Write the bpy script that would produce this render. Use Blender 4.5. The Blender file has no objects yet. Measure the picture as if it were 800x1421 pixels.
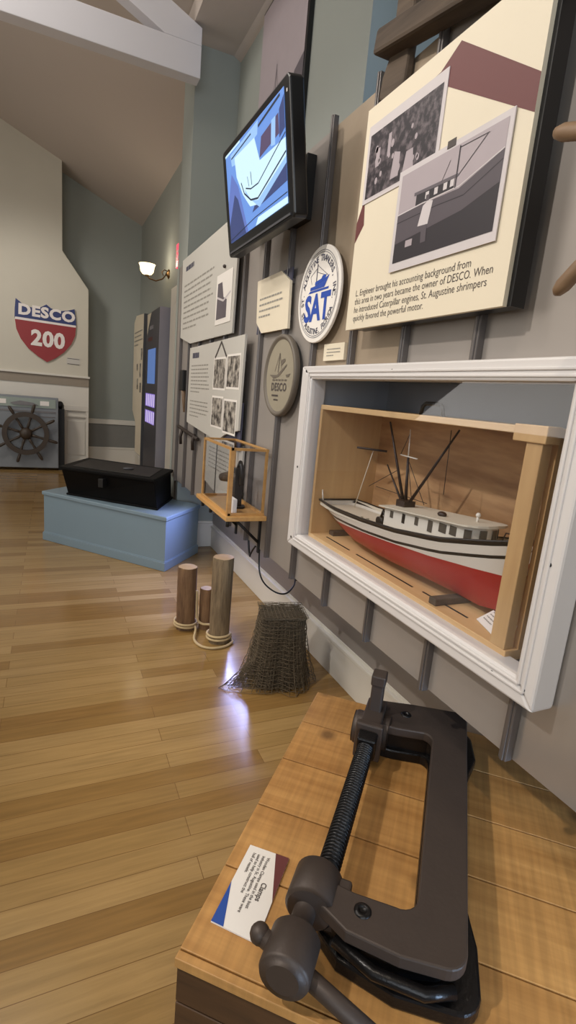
import bpy, bmesh, math, random
from mathutils import Vector as V, Matrix
random.seed(7)
SC = bpy.context.scene
COL = SC.collection
PI = math.pi

# ------------------------------------------------------------------ colours and materials
def lin(c):
    c /= 255.0
    return c / 12.92 if c <= 0.04045 else ((c + 0.055) / 1.055) ** 2.4
def rgb(r, g, b): return (lin(r), lin(g), lin(b), 1.0)

def base(name):
    m = bpy.data.materials.new(name); m.use_nodes = True
    nt = m.node_tree; b = nt.nodes['Principled BSDF']
    return m, nt, b
def N(nt, t, **kw):
    n = nt.nodes.new(t)
    for k, v in kw.items():
        if k in n.inputs: n.inputs[k].default_value = v
        else: setattr(n, k, v)
    return n
def L(nt, a, b): nt.links.new(a, b)

def plain(name, c, rough=0.5, metal=0.0, var=0.06, scale=12.0, bump=0.0, coat=0.0, spec=0.5):
    m, nt, b = base(name)
    b.inputs['Roughness'].default_value = rough; b.inputs['Metallic'].default_value = metal
    b.inputs['Coat Weight'].default_value = coat; b.inputs['Specular IOR Level'].default_value = spec
    tc = N(nt, 'ShaderNodeTexCoord'); no = N(nt, 'ShaderNodeTexNoise', Scale=scale, Detail=4.0)
    L(nt, tc.outputs['Object'], no.inputs['Vector'])
    mx = N(nt, 'ShaderNodeMix', data_type='RGBA')
    mx.inputs[6].default_value = tuple(x * (1 - var) for x in c[:3]) + (1,)
    mx.inputs[7].default_value = tuple(min(1, x * (1 + var)) for x in c[:3]) + (1,)
    L(nt, no.outputs['Fac'], mx.inputs[0]); L(nt, mx.outputs[2], b.inputs['Base Color'])
    if bump:
        bp = N(nt, 'ShaderNodeBump', Strength=bump, Distance=0.004)
        n2 = N(nt, 'ShaderNodeTexNoise', Scale=scale * 6, Detail=3.0); L(nt, tc.outputs['Object'], n2.inputs['Vector'])
        L(nt, n2.outputs['Fac'], bp.inputs['Height']); L(nt, bp.outputs['Normal'], b.inputs['Normal'])
    return m

def emit(name, c, s, rough=0.4):
    m, nt, b = base(name)
    b.inputs['Base Color'].default_value = (0.02, 0.02, 0.02, 1)
    b.inputs['Emission Color'].default_value = c; b.inputs['Emission Strength'].default_value = s
    b.inputs['Roughness'].default_value = rough
    return m

def glass(name, tint=(0.97, 0.98, 1, 1), refl=1.0):
    m, nt, b = base(name)
    nt.nodes.remove(b)
    out = nt.nodes['Material Output']
    tr = N(nt, 'ShaderNodeBsdfTransparent'); tr.inputs[0].default_value = tint
    gl = N(nt, 'ShaderNodeBsdfGlossy', Roughness=0.02)
    lw = N(nt, 'ShaderNodeLayerWeight', Blend=0.5)
    pw = N(nt, 'ShaderNodeMath', operation='POWER'); pw.inputs[1].default_value = 5.0
    fr = N(nt, 'ShaderNodeMath', operation='MULTIPLY_ADD'); fr.inputs[1].default_value = 0.9; fr.inputs[2].default_value = 0.04
    mu = N(nt, 'ShaderNodeMath', operation='MULTIPLY'); mu.inputs[1].default_value = refl
    mx = N(nt, 'ShaderNodeMixShader')
    L(nt, lw.outputs['Facing'], pw.inputs[0]); L(nt, pw.outputs[0], fr.inputs[0])
    L(nt, fr.outputs[0], mu.inputs[0]); L(nt, mu.outputs[0], mx.inputs[0])
    L(nt, tr.outputs[0], mx.inputs[1]); L(nt, gl.outputs[0], mx.inputs[2]); L(nt, mx.outputs[0], out.inputs['Surface'])
    return m

def wood(name, c1, c2, along, rough=0.5, fine=60.0, stretch=12.0, knots=0.0, across=None, cross=0.0, coat=0.0, bump=0.15, rings=2.0):
    """grain runs along the (object-space) vector 'along'; optional saw marks run along 'across'"""
    m, nt, b = base(name)
    b.inputs['Roughness'].default_value = rough; b.inputs['Coat Weight'].default_value = coat
    tc = N(nt, 'ShaderNodeTexCoord')
    a = V(along).normalized(); h = V((0, 0, 1)) if abs(a.z) < 0.9 else V((1, 0, 0))
    s1 = a.cross(h).normalized(); s2 = a.cross(s1)
    comb = N(nt, 'ShaderNodeCombineXYZ')
    for i, (ax, k) in enumerate(((a, 1.0 / stretch), (s1, 1.0), (s2, 1.0))):
        d = N(nt, 'ShaderNodeVectorMath', operation='DOT_PRODUCT'); d.inputs[1].default_value = ax * k
        L(nt, tc.outputs['Object'], d.inputs[0]); L(nt, d.outputs['Value'], comb.inputs[i])
    oi = N(nt, 'ShaderNodeObjectInfo')
    ad = N(nt, 'ShaderNodeVectorMath', operation='ADD'); mulr = N(nt, 'ShaderNodeMath', operation='MULTIPLY'); mulr.inputs[1].default_value = 13.0
    L(nt, oi.outputs['Random'], mulr.inputs[0]); L(nt, comb.outputs[0], ad.inputs[0]); L(nt, mulr.outputs[0], ad.inputs[1])
    n1 = N(nt, 'ShaderNodeTexNoise', Scale=fine, Detail=5.0, Roughness=0.6); L(nt, ad.outputs[0], n1.inputs['Vector'])
    n2 = N(nt, 'ShaderNodeTexNoise', Scale=fine * 0.12, Detail=2.0, Distortion=rings); L(nt, ad.outputs[0], n2.inputs['Vector'])
    r = N(nt, 'ShaderNodeMapRange'); r.inputs['From Min'].default_value = 0.3; r.inputs['From Max'].default_value = 0.7
    mu = N(nt, 'ShaderNodeMath', operation='MULTIPLY_ADD'); mu.inputs[1].default_value = 0.45
    L(nt, n1.outputs['Fac'], mu.inputs[0])
    hf = N(nt, 'ShaderNodeMath', operation='MULTIPLY'); hf.inputs[1].default_value = 0.55
    L(nt, n2.outputs['Fac'], hf.inputs[0]); L(nt, hf.outputs[0], mu.inputs[2]); L(nt, mu.outputs[0], r.inputs['Value'])
    mx = N(nt, 'ShaderNodeMix', data_type='RGBA'); mx.inputs[6].default_value = c1; mx.inputs[7].default_value = c2
    L(nt, r.outputs[0], mx.inputs[0]); col = mx.outputs[2]
    if knots:
        vo = N(nt, 'ShaderNodeTexVoronoi', Scale=4.2); k2 = N(nt, 'ShaderNodeCombineXYZ')
        L(nt, tc.outputs['Object'], vo.inputs['Vector'])
        kr = N(nt, 'ShaderNodeMapRange'); kr.inputs['From Min'].default_value = 0.05; kr.inputs['From Max'].default_value = 0.15
        kr.inputs['To Min'].default_value = knots; kr.inputs['To Max'].default_value = 0.0
        L(nt, vo.outputs['Distance'], kr.inputs['Value'])
        m3 = N(nt, 'ShaderNodeMix', data_type='RGBA'); m3.inputs[7].default_value = tuple(x * 0.3 for x in c1[:3]) + (1,)
        L(nt, kr.outputs[0], m3.inputs[0]); L(nt, col, m3.inputs[6]); col = m3.outputs[2]
    if across is not None:
        a2 = V(across).normalized(); s3 = a2.cross(V((0, 0, 1))).normalized()
        cb = N(nt, 'ShaderNodeCombineXYZ')
        for i, (ax, k) in enumerate(((a2, 0.05), (s3, 1.0))):
            d = N(nt, 'ShaderNodeVectorMath', operation='DOT_PRODUCT'); d.inputs[1].default_value = ax * k
            L(nt, tc.outputs['Object'], d.inputs[0]); L(nt, d.outputs['Value'], cb.inputs[i])
        n3 = N(nt, 'ShaderNodeTexNoise', Scale=70.0, Detail=3.0); L(nt, cb.outputs[0], n3.inputs['Vector'])
        r3 = N(nt, 'ShaderNodeMapRange'); r3.inputs['From Min'].default_value = 0.35; r3.inputs['From Max'].default_value = 0.65
        r3.inputs['To Min'].default_value = 1 - cross; r3.inputs['To Max'].default_value = 1 + cross * 0.5
        L(nt, n3.outputs['Fac'], r3.inputs['Value'])
        m4 = N(nt, 'ShaderNodeMix', data_type='RGBA', blend_type='MULTIPLY'); m4.inputs[0].default_value = 1.0
        L(nt, col, m4.inputs[6]); L(nt, r3.outputs[0], m4.inputs[7]); col = m4.outputs[2]
    # one board differs a little from the next
    rr = N(nt, 'ShaderNodeMapRange'); rr.inputs['To Min'].default_value = 0.86; rr.inputs['To Max'].default_value = 1.1
    L(nt, oi.outputs['Random'], rr.inputs['Value'])
    m5 = N(nt, 'ShaderNodeMix', data_type='RGBA', blend_type='MULTIPLY'); m5.inputs[0].default_value = 1.0
    L(nt, col, m5.inputs[6]); L(nt, rr.outputs[0], m5.inputs[7])
    L(nt, m5.outputs[2], b.inputs['Base Color'])
    bp = N(nt, 'ShaderNodeBump', Strength=bump, Distance=0.002); L(nt, n1.outputs['Fac'], bp.inputs['Height']); L(nt, bp.outputs['Normal'], b.inputs['Normal'])
    return m

def floor_mat():
    m, nt, b = base('oak_strip_floor')
    tc = N(nt, 'ShaderNodeTexCoord')
    mp = N(nt, 'ShaderNodeMapping'); L(nt, tc.outputs['Object'], mp.inputs['Vector'])
    br = N(nt, 'ShaderNodeTexBrick', Scale=1.0)
    br.offset = 0.37; br.offset_frequency = 2; br.squash = 1.0
    br.inputs['Color1'].default_value = (0, 0, 0, 1); br.inputs['Color2'].default_value = (1, 1, 1, 1); br.inputs['Mortar'].default_value = (0.5, 0.5, 0.5, 1)
    br.inputs['Mortar Size'].default_value = 0.0012; br.inputs['Mortar Smooth'].default_value = 0.3; br.inputs['Bias'].default_value = 0.0
    br.inputs['Brick Width'].default_value = 0.95; br.inputs['Row Height'].default_value = 0.082
    L(nt, mp.outputs[0], br.inputs['Vector'])
    m2 = N(nt, 'ShaderNodeMapping'); m2.inputs['Scale'].default_value = (2.2, 34, 1); L(nt, tc.outputs['Object'], m2.inputs['Vector'])
    n1 = N(nt, 'ShaderNodeTexNoise', Scale=1.6, Detail=6.0, Roughness=0.62, Distortion=0.4); L(nt, m2.outputs[0], n1.inputs['Vector'])
    ramp = N(nt, 'ShaderNodeValToRGB'); el = ramp.color_ramp.elements
    el[0].position = 0.0; el[0].color = rgb(146, 113, 65); el[1].position = 1.0; el[1].color = rgb(171, 139, 90)
    e = el.new(0.12); e.color = rgb(142, 108, 61); e = el.new(0.25); e.color = rgb(158, 126, 77); e = el.new(0.7); e.color = rgb(164, 132, 83)
    L(nt, br.outputs['Color'], ramp.inputs['Fac'])
    r = N(nt, 'ShaderNodeMapRange'); r.inputs['From Min'].default_value = 0.3; r.inputs['From Max'].default_value = 0.7; r.inputs['To Min'].default_value = 0.8; r.inputs['To Max'].default_value = 1.08
    L(nt, n1.outputs['Fac'], r.inputs['Value'])
    mx = N(nt, 'ShaderNodeMix', data_type='RGBA', blend_type='MULTIPLY'); mx.inputs[0].default_value = 1.0
    L(nt, ramp.outputs['Color'], mx.inputs[6]); L(nt, r.outputs[0], mx.inputs[7])
    mo = N(nt, 'ShaderNodeMix', data_type='RGBA'); mo.inputs[7].default_value = rgb(96, 62, 30)
    sc = N(nt, 'ShaderNodeMath', operation='MULTIPLY'); sc.inputs[1].default_value = 0.75
    L(nt, br.outputs['Fac'], sc.inputs[0]); L(nt, sc.outputs[0], mo.inputs[0]); L(nt, mx.outputs[2], mo.inputs[6])
    L(nt, mo.outputs[2], b.inputs['Base Color'])
    b.inputs['Roughness'].default_value = 0.3; b.inputs['Specular IOR Level'].default_value = 0.4
    rn = N(nt, 'ShaderNodeMapRange'); rn.inputs['To Min'].default_value = 0.13; rn.inputs['To Max'].default_value = 0.24
    n5 = N(nt, 'ShaderNodeTexNoise', Scale=3.0, Detail=3.0); L(nt, tc.outputs['Object'], n5.inputs['Vector']); L(nt, n5.outputs['Fac'], rn.inputs['Value']); L(nt, rn.outputs[0], b.inputs['Roughness'])
    bp = N(nt, 'ShaderNodeBump', Strength=0.08, Distance=0.002); L(nt, n1.outputs['Fac'], bp.inputs['Height']); L(nt, bp.outputs['Normal'], b.inputs['Normal'])
    return m

def photo_mat(name, dark, light, scale, lo=0.4, hi=0.62):
    m, nt, b = base(name)
    tc = N(nt, 'ShaderNodeTexCoord'); no = N(nt, 'ShaderNodeTexNoise', Scale=scale, Detail=4.0, Roughness=0.6); L(nt, tc.outputs['Object'], no.inputs['Vector'])
    r = N(nt, 'ShaderNodeMapRange'); r.inputs['From Min'].default_value = lo; r.inputs['From Max'].default_value = hi; L(nt, no.outputs['Fac'], r.inputs['Value'])
    mx = N(nt, 'ShaderNodeMix', data_type='RGBA'); mx.inputs[6].default_value = dark; mx.inputs[7].default_value = light
    L(nt, r.outputs[0], mx.inputs[0]); L(nt, mx.outputs[2], b.inputs['Base Color']); b.inputs['Roughness'].default_value = 0.45
    return m

def threads(name, c):
    m = plain(name, c, 0.45, 0.55, 0.1, 20)
    return m

M = dict(
    floor=floor_mat(),
    wall=plain('painted_wall_sage_grey', rgb(156, 160, 153), 0.75, var=0.025, scale=3),
    ceil=plain('painted_ceiling', rgb(196, 184, 174), 0.8, var=0.02, scale=2),
    white=plain('white_paint', rgb(222, 216, 204), 0.5, var=0.03, scale=6),
    trusswhite=plain('white_truss_paint', rgb(216, 213, 216), 0.6, var=0.02, scale=4),
    framewhite=plain('gloss_white_frame', rgb(214, 209, 206), 0.35, var=0.02, scale=8),
    cream=plain('cream_breast_paint', rgb(206, 200, 184), 0.65, var=0.03, scale=4),
    taupe=plain('taupe_moulding', rgb(150, 138, 122), 0.6),
    wains=plain('grey_wainscot', rgb(128, 126, 120), 0.6),
    sheet=plain('grey_metal_sheet', rgb(158, 150, 143), 0.42, 0.25, 0.07, 5, 0.03),
    sheetwarm=plain('weathered_brown_sheet', rgb(160, 143, 122), 0.5, 0.2, 0.12, 9, 0.05),
    sheetbright=plain('brushed_galvanised_sheet', rgb(176, 169, 162), 0.28, 0.6, 0.1, 7, 0.03),
    batten=plain('dark_metal_rib', rgb(112, 106, 103), 0.35, 0.5, 0.08, 14),
    black=plain('black_plastic', rgb(18, 18, 20), 0.28, var=0.05),
    blackmat=plain('matt_black', rgb(20, 18, 17), 0.55, var=0.15, bump=0.1),
    chest=plain('black_painted_chest', rgb(9, 8, 8), 0.6, var=0.25, scale=9, bump=0.1, spec=0.15),
    chestlid=plain('dusty_black_lid', rgb(30, 27, 25), 0.55, var=0.3, scale=7),
    darkgrey=plain('dark_grey_paint', rgb(70, 70, 74), 0.5),
    greyliner=plain('grey_case_liner', rgb(176, 178, 184), 0.6),
    pedestal=plain('blue_grey_paint', rgb(128, 148, 160), 0.45, var=0.03, scale=5),
    iron=plain('clamp_iron_brown_black', rgb(72, 62, 56), 0.5, 0.35, 0.14, 16, 0.12),
    irondark=plain('oiled_black_iron', rgb(26, 24, 24), 0.3, 0.4, 0.2, 22, 0.2),
    rust=plain('worn_iron', rgb(58, 48, 42), 0.6, 0.3, 0.25, 30, 0.2),
    ivory=plain('ivory_print_board', rgb(228, 216, 192), 0.5, var=0.015),
    paper=plain('white_print_board', rgb(200, 196, 187), 0.5, var=0.015),
    card=plain('white_card', rgb(238, 232, 224), 0.55, var=0.01),
    maroon=plain('maroon_ink', rgb(104, 52, 50), 0.5, var=0.03),
    navy=plain('navy_ink', rgb(44, 48, 84), 0.5, var=0.03),
    slate=plain('slate_ink', rgb(74, 74, 92), 0.5, var=0.03),
    blueink=plain('blue_ink', rgb(40, 78, 158), 0.5, var=0.03),
    satblue=plain('royal_blue_ink', rgb(40, 78, 172), 0.45, var=0.02),
    redink=plain('red_sign_paint', rgb(150, 44, 46), 0.5, var=0.05),
    signblue=plain('blue_sign_paint', rgb(44, 56, 110), 0.5, var=0.05),
    signwhite=plain('white_sign_paint', rgb(238, 230, 224), 0.5, var=0.02),
    ink=plain('dark_text_ink', rgb(78, 70, 66), 0.6),
    greyink=plain('grey_text_ink', rgb(152, 147, 138), 0.6),
    sep_dark=plain('photo_black', rgb(42, 36, 42), 0.5),
    sep_mid=plain('photo_mid_grey', rgb(98, 90, 96), 0.5),
    sep_hull=plain('photo_hull_grey', rgb(84, 76, 82), 0.5),
    sep_light=plain('photo_light_grey', rgb(172, 160, 164), 0.5),
    sep_white=plain('photo_white', rgb(206, 198, 198), 0.5),
    crowd=photo_mat('crowd_photo', rgb(38, 32, 38), rgb(128, 116, 120), 42, .46, .75),
    snap=photo_mat('snapshot_photo', rgb(60, 54, 50), rgb(190, 182, 170), 18),
    plaque=plain('carved_plaque_field', rgb(150, 141, 122), 0.6, var=0.06, scale=14),
    plaquerim=plain('carved_plaque_rim', rgb(104, 95, 84), 0.55, var=0.1, scale=18),
    oldwood=wood('weathered_timber', rgb(58, 46, 36), rgb(104, 88, 72), (0, 1, 0.1), 0.8, 50, 14, bump=0.5),
    handlewood=wood('turned_wheel_handle', rgb(112, 88, 66), rgb(150, 122, 94), (0, 1, 0), 0.5, 40, 10),
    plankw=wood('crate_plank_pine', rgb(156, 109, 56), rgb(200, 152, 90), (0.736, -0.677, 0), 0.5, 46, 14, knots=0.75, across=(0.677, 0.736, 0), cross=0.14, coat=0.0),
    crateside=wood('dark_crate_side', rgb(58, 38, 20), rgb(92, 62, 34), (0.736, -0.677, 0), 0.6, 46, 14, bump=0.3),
    ply=wood('plywood_back', rgb(150, 108, 70), rgb(212, 170, 122), (0, 1, 0.05), 0.55, 40, 6, rings=4.0, knots=.5),
    pine=wood('pine_case_board', rgb(208, 168, 116), rgb(230, 194, 142), (0, 1, 0), 0.5, 40, 12, knots=0.3),
    pinev=wood('pine_upright', rgb(184, 144, 96), rgb(210, 172, 120), (0, 0, 1), 0.5, 40, 12),
    oakcase=wood('oak_case_trim', rgb(176, 128, 72), rgb(204, 160, 98), (0, 1, 0), 0.45, 60, 10),
    piling=wood('weathered_piling', rgb(84, 68, 50), rgb(166, 142, 108), (0, 0, 1), 0.8, 110, 9, bump=1.0),
    pilingred=wood('reddish_piling', rgb(84, 58, 38), rgb(156, 120, 84), (0, 0, 1), 0.8, 110, 9, bump=1.0),
    endgrain=plain('sawn_end_grain', rgb(186, 156, 112), 0.7, var=0.15, scale=40),
    rope=plain('manila_rope', rgb(196, 172, 130), 0.85, var=0.12, scale=60, bump=0.5),
    netcord=plain('tarred_net_cord', rgb(104, 92, 76), 0.95, var=0.25, scale=40, spec=0.05),
    netblock=plain('bundled_dark_netting', rgb(92, 82, 68), 0.95, var=0.4, scale=120, bump=1.0, spec=0.05),
    hullwhite=plain('model_hull_white', rgb(226, 218, 204), 0.4, var=0.02),
    hullred=plain('model_hull_red', rgb(168, 34, 30), 0.4, var=0.04),
    hullblack=plain('model_trim_black', rgb(30, 26, 24), 0.4),
    deckwhite=plain('model_deck_white', rgb(218, 208, 188), 0.5, var=0.03),
    spar=plain('model_spar_brown', rgb(48, 32, 24), 0.5),
    cabglass=plain('model_window_dark', rgb(88, 82, 74), 0.25),
    wheelwood=plain('dark_ship_wheel_wood', rgb(62, 50, 38), 0.5, var=0.2, scale=20),
    cabinet=plain('grey_blue_display_front', rgb(128, 132, 136), 0.45, var=0.05, scale=3),
    cabband=plain('green_grey_band', rgb(146, 156, 146), 0.4),
    kiosk=plain('slate_kiosk', rgb(64, 64, 74), 0.4),
    kioskside=plain('window_lit_kiosk_side', rgb(150, 148, 158), 0.4),  # cool window light on the end panel painted into its colour; headings share it
    brass=plain('aged_brass', rgb(120, 92, 56), 0.35, 0.8),
    steel=plain('dull_steel', rgb(130, 126, 122), 0.35, 0.8),
    shade=emit('lit_frosted_shade', rgb(255, 226, 168), 4.5),
    exitred=emit('lit_exit_red', (1.0, 0.05, 0.10, 1), 2.2),
    glass=glass('clear_glass', refl=1.0),
    winglass=glass('window_glass', refl=0.6),
    scr_sky=emit('screen_sky_blue', (0.17, 0.38, 0.95, 1), 1.1),
    scr_pale=emit('screen_pale_blue', (0.36, 0.62, 1.0, 1), 1.25),
    scr_white=emit('screen_white', (0.62, 0.86, 1.0, 1), 1.45),
    scr_deep=emit('screen_deep_blue', (0.06, 0.11, 0.40, 1), 0.6),
    scr_mid=emit('screen_mid_violet', (0.15, 0.24, 0.72, 1), 1.0),
    scr_dark=emit('screen_dark_line', (0.01, 0.04, 0.12, 1), 0.5),
    scr_mauve=emit('screen_mauve', (0.22, 0.14, 0.34, 1), 0.5),
    kio_blue=emit('kiosk_screen_blue', (0.12, 0.25, 0.62, 1), 0.8),
    kio_violet=emit('kiosk_backlit_violet', (0.34, 0.22, 0.78, 1), 0.9),
    kio_white=emit('kiosk_backlit_white', (0.85, 0.75, 1.0, 1), 1.0),
)

# ------------------------------------------------------------------ mesh builder
class Fr:
    """a plane in the room: origin, right (u), up (v), out (n)"""
    def __init__(s, o, u, v):
        s.o = V(o); s.u = V(u).normalized(); s.v = V(v).normalized(); s.n = s.u.cross(s.v)
    def p(s, a, b, c=0.0): return s.o + s.u * a + s.v * b + s.n * c
    def at(s, a, b, c=0.0, ang=0.0):
        return Fr(s.p(a, b, c), s.u * math.cos(ang) + s.v * math.sin(ang), -s.u * math.sin(ang) + s.v * math.cos(ang))

class MB:
    def __init__(s): s.v = []; s.f = []; s.m = []; s.sm = []
    def add(s, vs, fs, mi=0, smooth=False):
        o = len(s.v); s.v += [V(x) for x in vs]
        for f in fs: s.f.append([i + o for i in f]); s.m.append(mi); s.sm.append(smooth)
    def box(s, x0, x1, y0, y1, z0, z1, mi=0):
        s.fbox(Fr((0, 0, 0), (1, 0, 0), (0, 1, 0)), x0, x1, y0, y1, z0, z1, mi)
    def fbox(s, fr, a0, a1, b0, b1, c0, c1, mi=0):
        P = [fr.p(a, b, c) for c in (c0, c1) for b in (b0, b1) for a in (a0, a1)]
        s.add(P, [(0, 2, 3, 1), (4, 5, 7, 6), (0, 1, 5, 4), (2, 6, 7, 3), (0, 4, 6, 2), (1, 3, 7, 5)], mi)
    def prism(s, fr, pts, c0, c1, mi=0, cap_mi=None):
        n = len(pts); P = [fr.p(a, b, c0) for a, b in pts] + [fr.p(a, b, c1) for a, b in pts]
        area = sum(pts[i][0] * pts[(i + 1) % n][1] - pts[(i + 1) % n][0] * pts[i][1] for i in range(n))
        idx = list(range(n)) if area > 0 else list(range(n - 1, -1, -1))
        s.add(P, [[idx[(i)], idx[(i + 1) % n], idx[(i + 1) % n] + n, idx[i] + n] for i in range(n)], mi)
        s.add(P, [[i + n for i in idx]], mi if cap_mi is None else cap_mi); s.add(P, [list(reversed(idx))], mi)
    def flat(s, fr, pts, c=0.0, mi=0):
        n = len(pts)
        area = sum(pts[i][0] * pts[(i + 1) % n][1] - pts[(i + 1) % n][0] * pts[i][1] for i in range(n))
        if area < 0: pts = pts[::-1]
        s.add([fr.p(a, b, c) for a, b in pts], [list(range(n))], mi)
    def stroke(s, fr, pts, w, c=0.0, mi=0):
        for (a0, b0), (a1, b1) in zip(pts, pts[1:]):
            d = V((a1 - a0, b1 - b0));
            if d.length < 1e-6: continue
            d.normalize(); q = (-d.y * w / 2, d.x * w / 2)
            s.flat(fr, [(a0 - q[0], b0 - q[1]), (a1 - q[0], b1 - q[1]), (a1 + q[0], b1 + q[1]), (a0 + q[0], b0 + q[1])], c, mi)
    def cyl(s, p0, p1, r0, r1=None, seg=20, mi=0, smooth=True, caps=True, cap_mi=None):
        r1 = r0 if r1 is None else r1
        s.tube([p0, p1], [r0, r1], seg, mi, caps, smooth, cap_mi)
    def tube(s, path, r, seg=10, mi=0, caps=True, smooth=True, cap_mi=None, closed=False):
        path = [V(p) for p in path]; n = len(path)
        rs = r if isinstance(r, (list, tuple)) else [r] * n
        t0 = (path[1] - path[0]).normalized()
        up = V((0, 0, 1)) if abs(t0.z) < 0.9 else V((1, 0, 0))
        nrm = t0.cross(up).normalized(); vs = []
        for i in range(n):
            if closed: t = (path[(i + 1) % n] - path[i - 1])
            else: t = path[min(i + 1, n - 1)] - path[max(i - 1, 0)]
            if t.length < 1e-9: t = t0
            t = t.normalized(); nrm = (nrm - t * nrm.dot(t)).normalized(); bn = t.cross(nrm)
            for k in range(seg):
                a = 2 * PI * k / seg; vs.append(path[i] + (nrm * math.cos(a) + bn * math.sin(a)) * rs[i])
        fs = []
        for i in range(n if closed else n - 1):
            j = (i + 1) % n
            for k in range(seg):
                k2 = (k + 1) % seg; fs.append([i * seg + k, i * seg + k2, j * seg + k2, j * seg + k])
        s.add(vs, fs, mi, smooth)
        if caps and not closed:
            cm = mi if cap_mi is None else cap_mi
            s.add(vs[:seg], [list(range(seg - 1, -1, -1))], cm); s.add(vs[-seg:], [list(range(seg))], cm)
    def lathe(s, o, ax, prof, seg=28, mi=0, smooth=True):
        o = V(o); ax = V(ax).normalized(); h = V((0, 0, 1)) if abs(ax.z) < 0.9 else V((1, 0, 0))
        e1 = ax.cross(h).normalized(); e2 = ax.cross(e1); vs = []
        for r, d in prof:
            for k in range(seg):
                a = 2 * PI * k / seg; vs.append(o + ax * d + (e1 * math.cos(a) + e2 * math.sin(a)) * r)
        fs = []
        for i in range(len(prof) - 1):
            for k in range(seg):
                k2 = (k + 1) % seg; fs.append([i * seg + k, i * seg + k2, (i + 1) * seg + k2, (i + 1) * seg + k])
        s.add(vs, fs, mi, smooth)
        if prof[0][0] > 1e-5: s.add(vs[:seg], [list(range(seg))], mi)
        if prof[-1][0] > 1e-5: s.add(vs[-seg:], [list(range(seg - 1, -1, -1))], mi)
    def ball(s, c, r, mi=0, seg=16):
        rr = r if isinstance(r, (tuple, list)) else (r, r, r); vs = []; fs = []; nl = seg // 2
        for i in range(nl + 1):
            t = PI * i / nl
            for k in range(seg):
                a = 2 * PI * k / seg; vs.append((c[0] + rr[0] * math.sin(t) * math.cos(a), c[1] + rr[1] * math.sin(t) * math.sin(a), c[2] + rr[2] * math.cos(t)))
        for i in range(nl):
            for k in range(seg): fs.append([i * seg + k, (i + 1) * seg + k, (i + 1) * seg + (k + 1) % seg, i * seg + (k + 1) % seg])
        s.add(vs, fs, mi, True)
    def text(s, txt, size, fr, a=0, b=0, c=0.0, align='LEFT', mi=0, xs=1.0, bold=0.0, shear=0.0, extrude=0.0, sp=1.0):
        cu = bpy.data.curves.new('t', 'FONT'); cu.body = txt; cu.size = size; cu.align_x = align; cu.offset = bold
        cu.shear = shear; cu.extrude = extrude; cu.space_character = sp; cu.resolution_u = 3
        ob = bpy.data.objects.new('t', cu); COL.objects.link(ob)
        bpy.context.view_layer.update()
        me = bpy.data.meshes.new_from_object(ob.evaluated_get(bpy.context.evaluated_depsgraph_get()))
        s.add([fr.p(a + v.co.x * xs, b + v.co.y, c + v.co.z) for v in me.vertices], [list(p.vertices) for p in me.polygons], mi)
        bpy.data.objects.remove(ob); bpy.data.curves.remove(cu); bpy.data.meshes.remove(me)
    def bars(s, fr, a0, a1, b0, b1, n, c=0.0, mi=0, thick=0.45, seed=1):
        """lines of print too small to read: broken thin strips"""
        rnd = random.Random(seed); h = (b0 - b1) / n
        for i in range(n):
            y = b0 - h * (i + 0.5); x = a0; end = a1 - (a1 - a0) * (rnd.random() * 0.16 if i < n - 1 else 0.5)
            while x < end - 1e-4:
                w = min((a1 - a0) * rnd.uniform(0.05, 0.14), end - x)
                s.flat(fr, [(x, y - h * thick / 2), (x + w, y - h * thick / 2), (x + w, y + h * thick / 2), (x, y + h * thick / 2)], c, mi); x += w + (a1 - a0) * 0.018
    def build(s, name, mats, parent=None, bevel=0.0, seg=2):
        mats = mats if isinstance(mats, (list, tuple)) else [mats]
        me = bpy.data.meshes.new(name)
        if parent is None:
            xs = [v.x for v in s.v]; ys = [v.y for v in s.v]; zs = [v.z for v in s.v]
            org = V(((min(xs) + max(xs)) / 2, (min(ys) + max(ys)) / 2, min(zs)))
            inv = Matrix.Translation(-org)
        else: inv = world(parent).inverted()
        me.from_pydata([inv @ v for v in s.v], [], s.f)
        for m in mats: me.materials.append(M[m] if isinstance(m, str) else m)
        for p, mi, sm in zip(me.polygons, s.m, s.sm): p.material_index = mi; p.use_smooth = sm
        me.validate(); me.update()
        bm = bmesh.new(); bm.from_mesh(me); bmesh.ops.remove_doubles(bm, verts=bm.verts, dist=1e-6)
        bm.to_mesh(me); bm.free()
        o = bpy.data.objects.new(name, me); COL.objects.link(o)
        if parent is None: o.location = org
        else: o.parent = parent
        if bevel:
            md = o.modifiers.new('bevel', 'BEVEL'); md.width = bevel; md.segments = seg; md.limit_method = 'ANGLE'; md.angle_limit = 0.7
        return o

def world(o):
    m = Matrix.Translation(o.location)
    return world(o.parent) @ m if o.parent else m
def tag(o, label, cat, group=None, kind=None):
    o['label'] = label; o['category'] = cat
    if group: o['group'] = group
    if kind: o['kind'] = kind
    return o
def thing(name, loc, label, cat, group=None):
    o = bpy.data.objects.new(name, None); COL.objects.link(o); o.location = loc; o.empty_display_size = 0.05
    return tag(o, label, cat, group)
def struct(o): o['kind'] = 'structure'; return o
def B(*a): m = MB(); m.box(*a); return m

# wall frame: u runs towards the camera (-Y), v up, n into the room (-X)
def WF(x, y=0.0, z=0.0): return Fr((x, y, z), (0, -1, 0), (0, 0, 1))
def FF(y, x=0.0, z=0.0): return Fr((x, y, z), (1, 0, 0), (0, 0, 1))
def wpts(pts): return [(-y, z) for y, z in pts]      # (Y, Z) pairs -> frame coordinates on WF(x)

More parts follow.
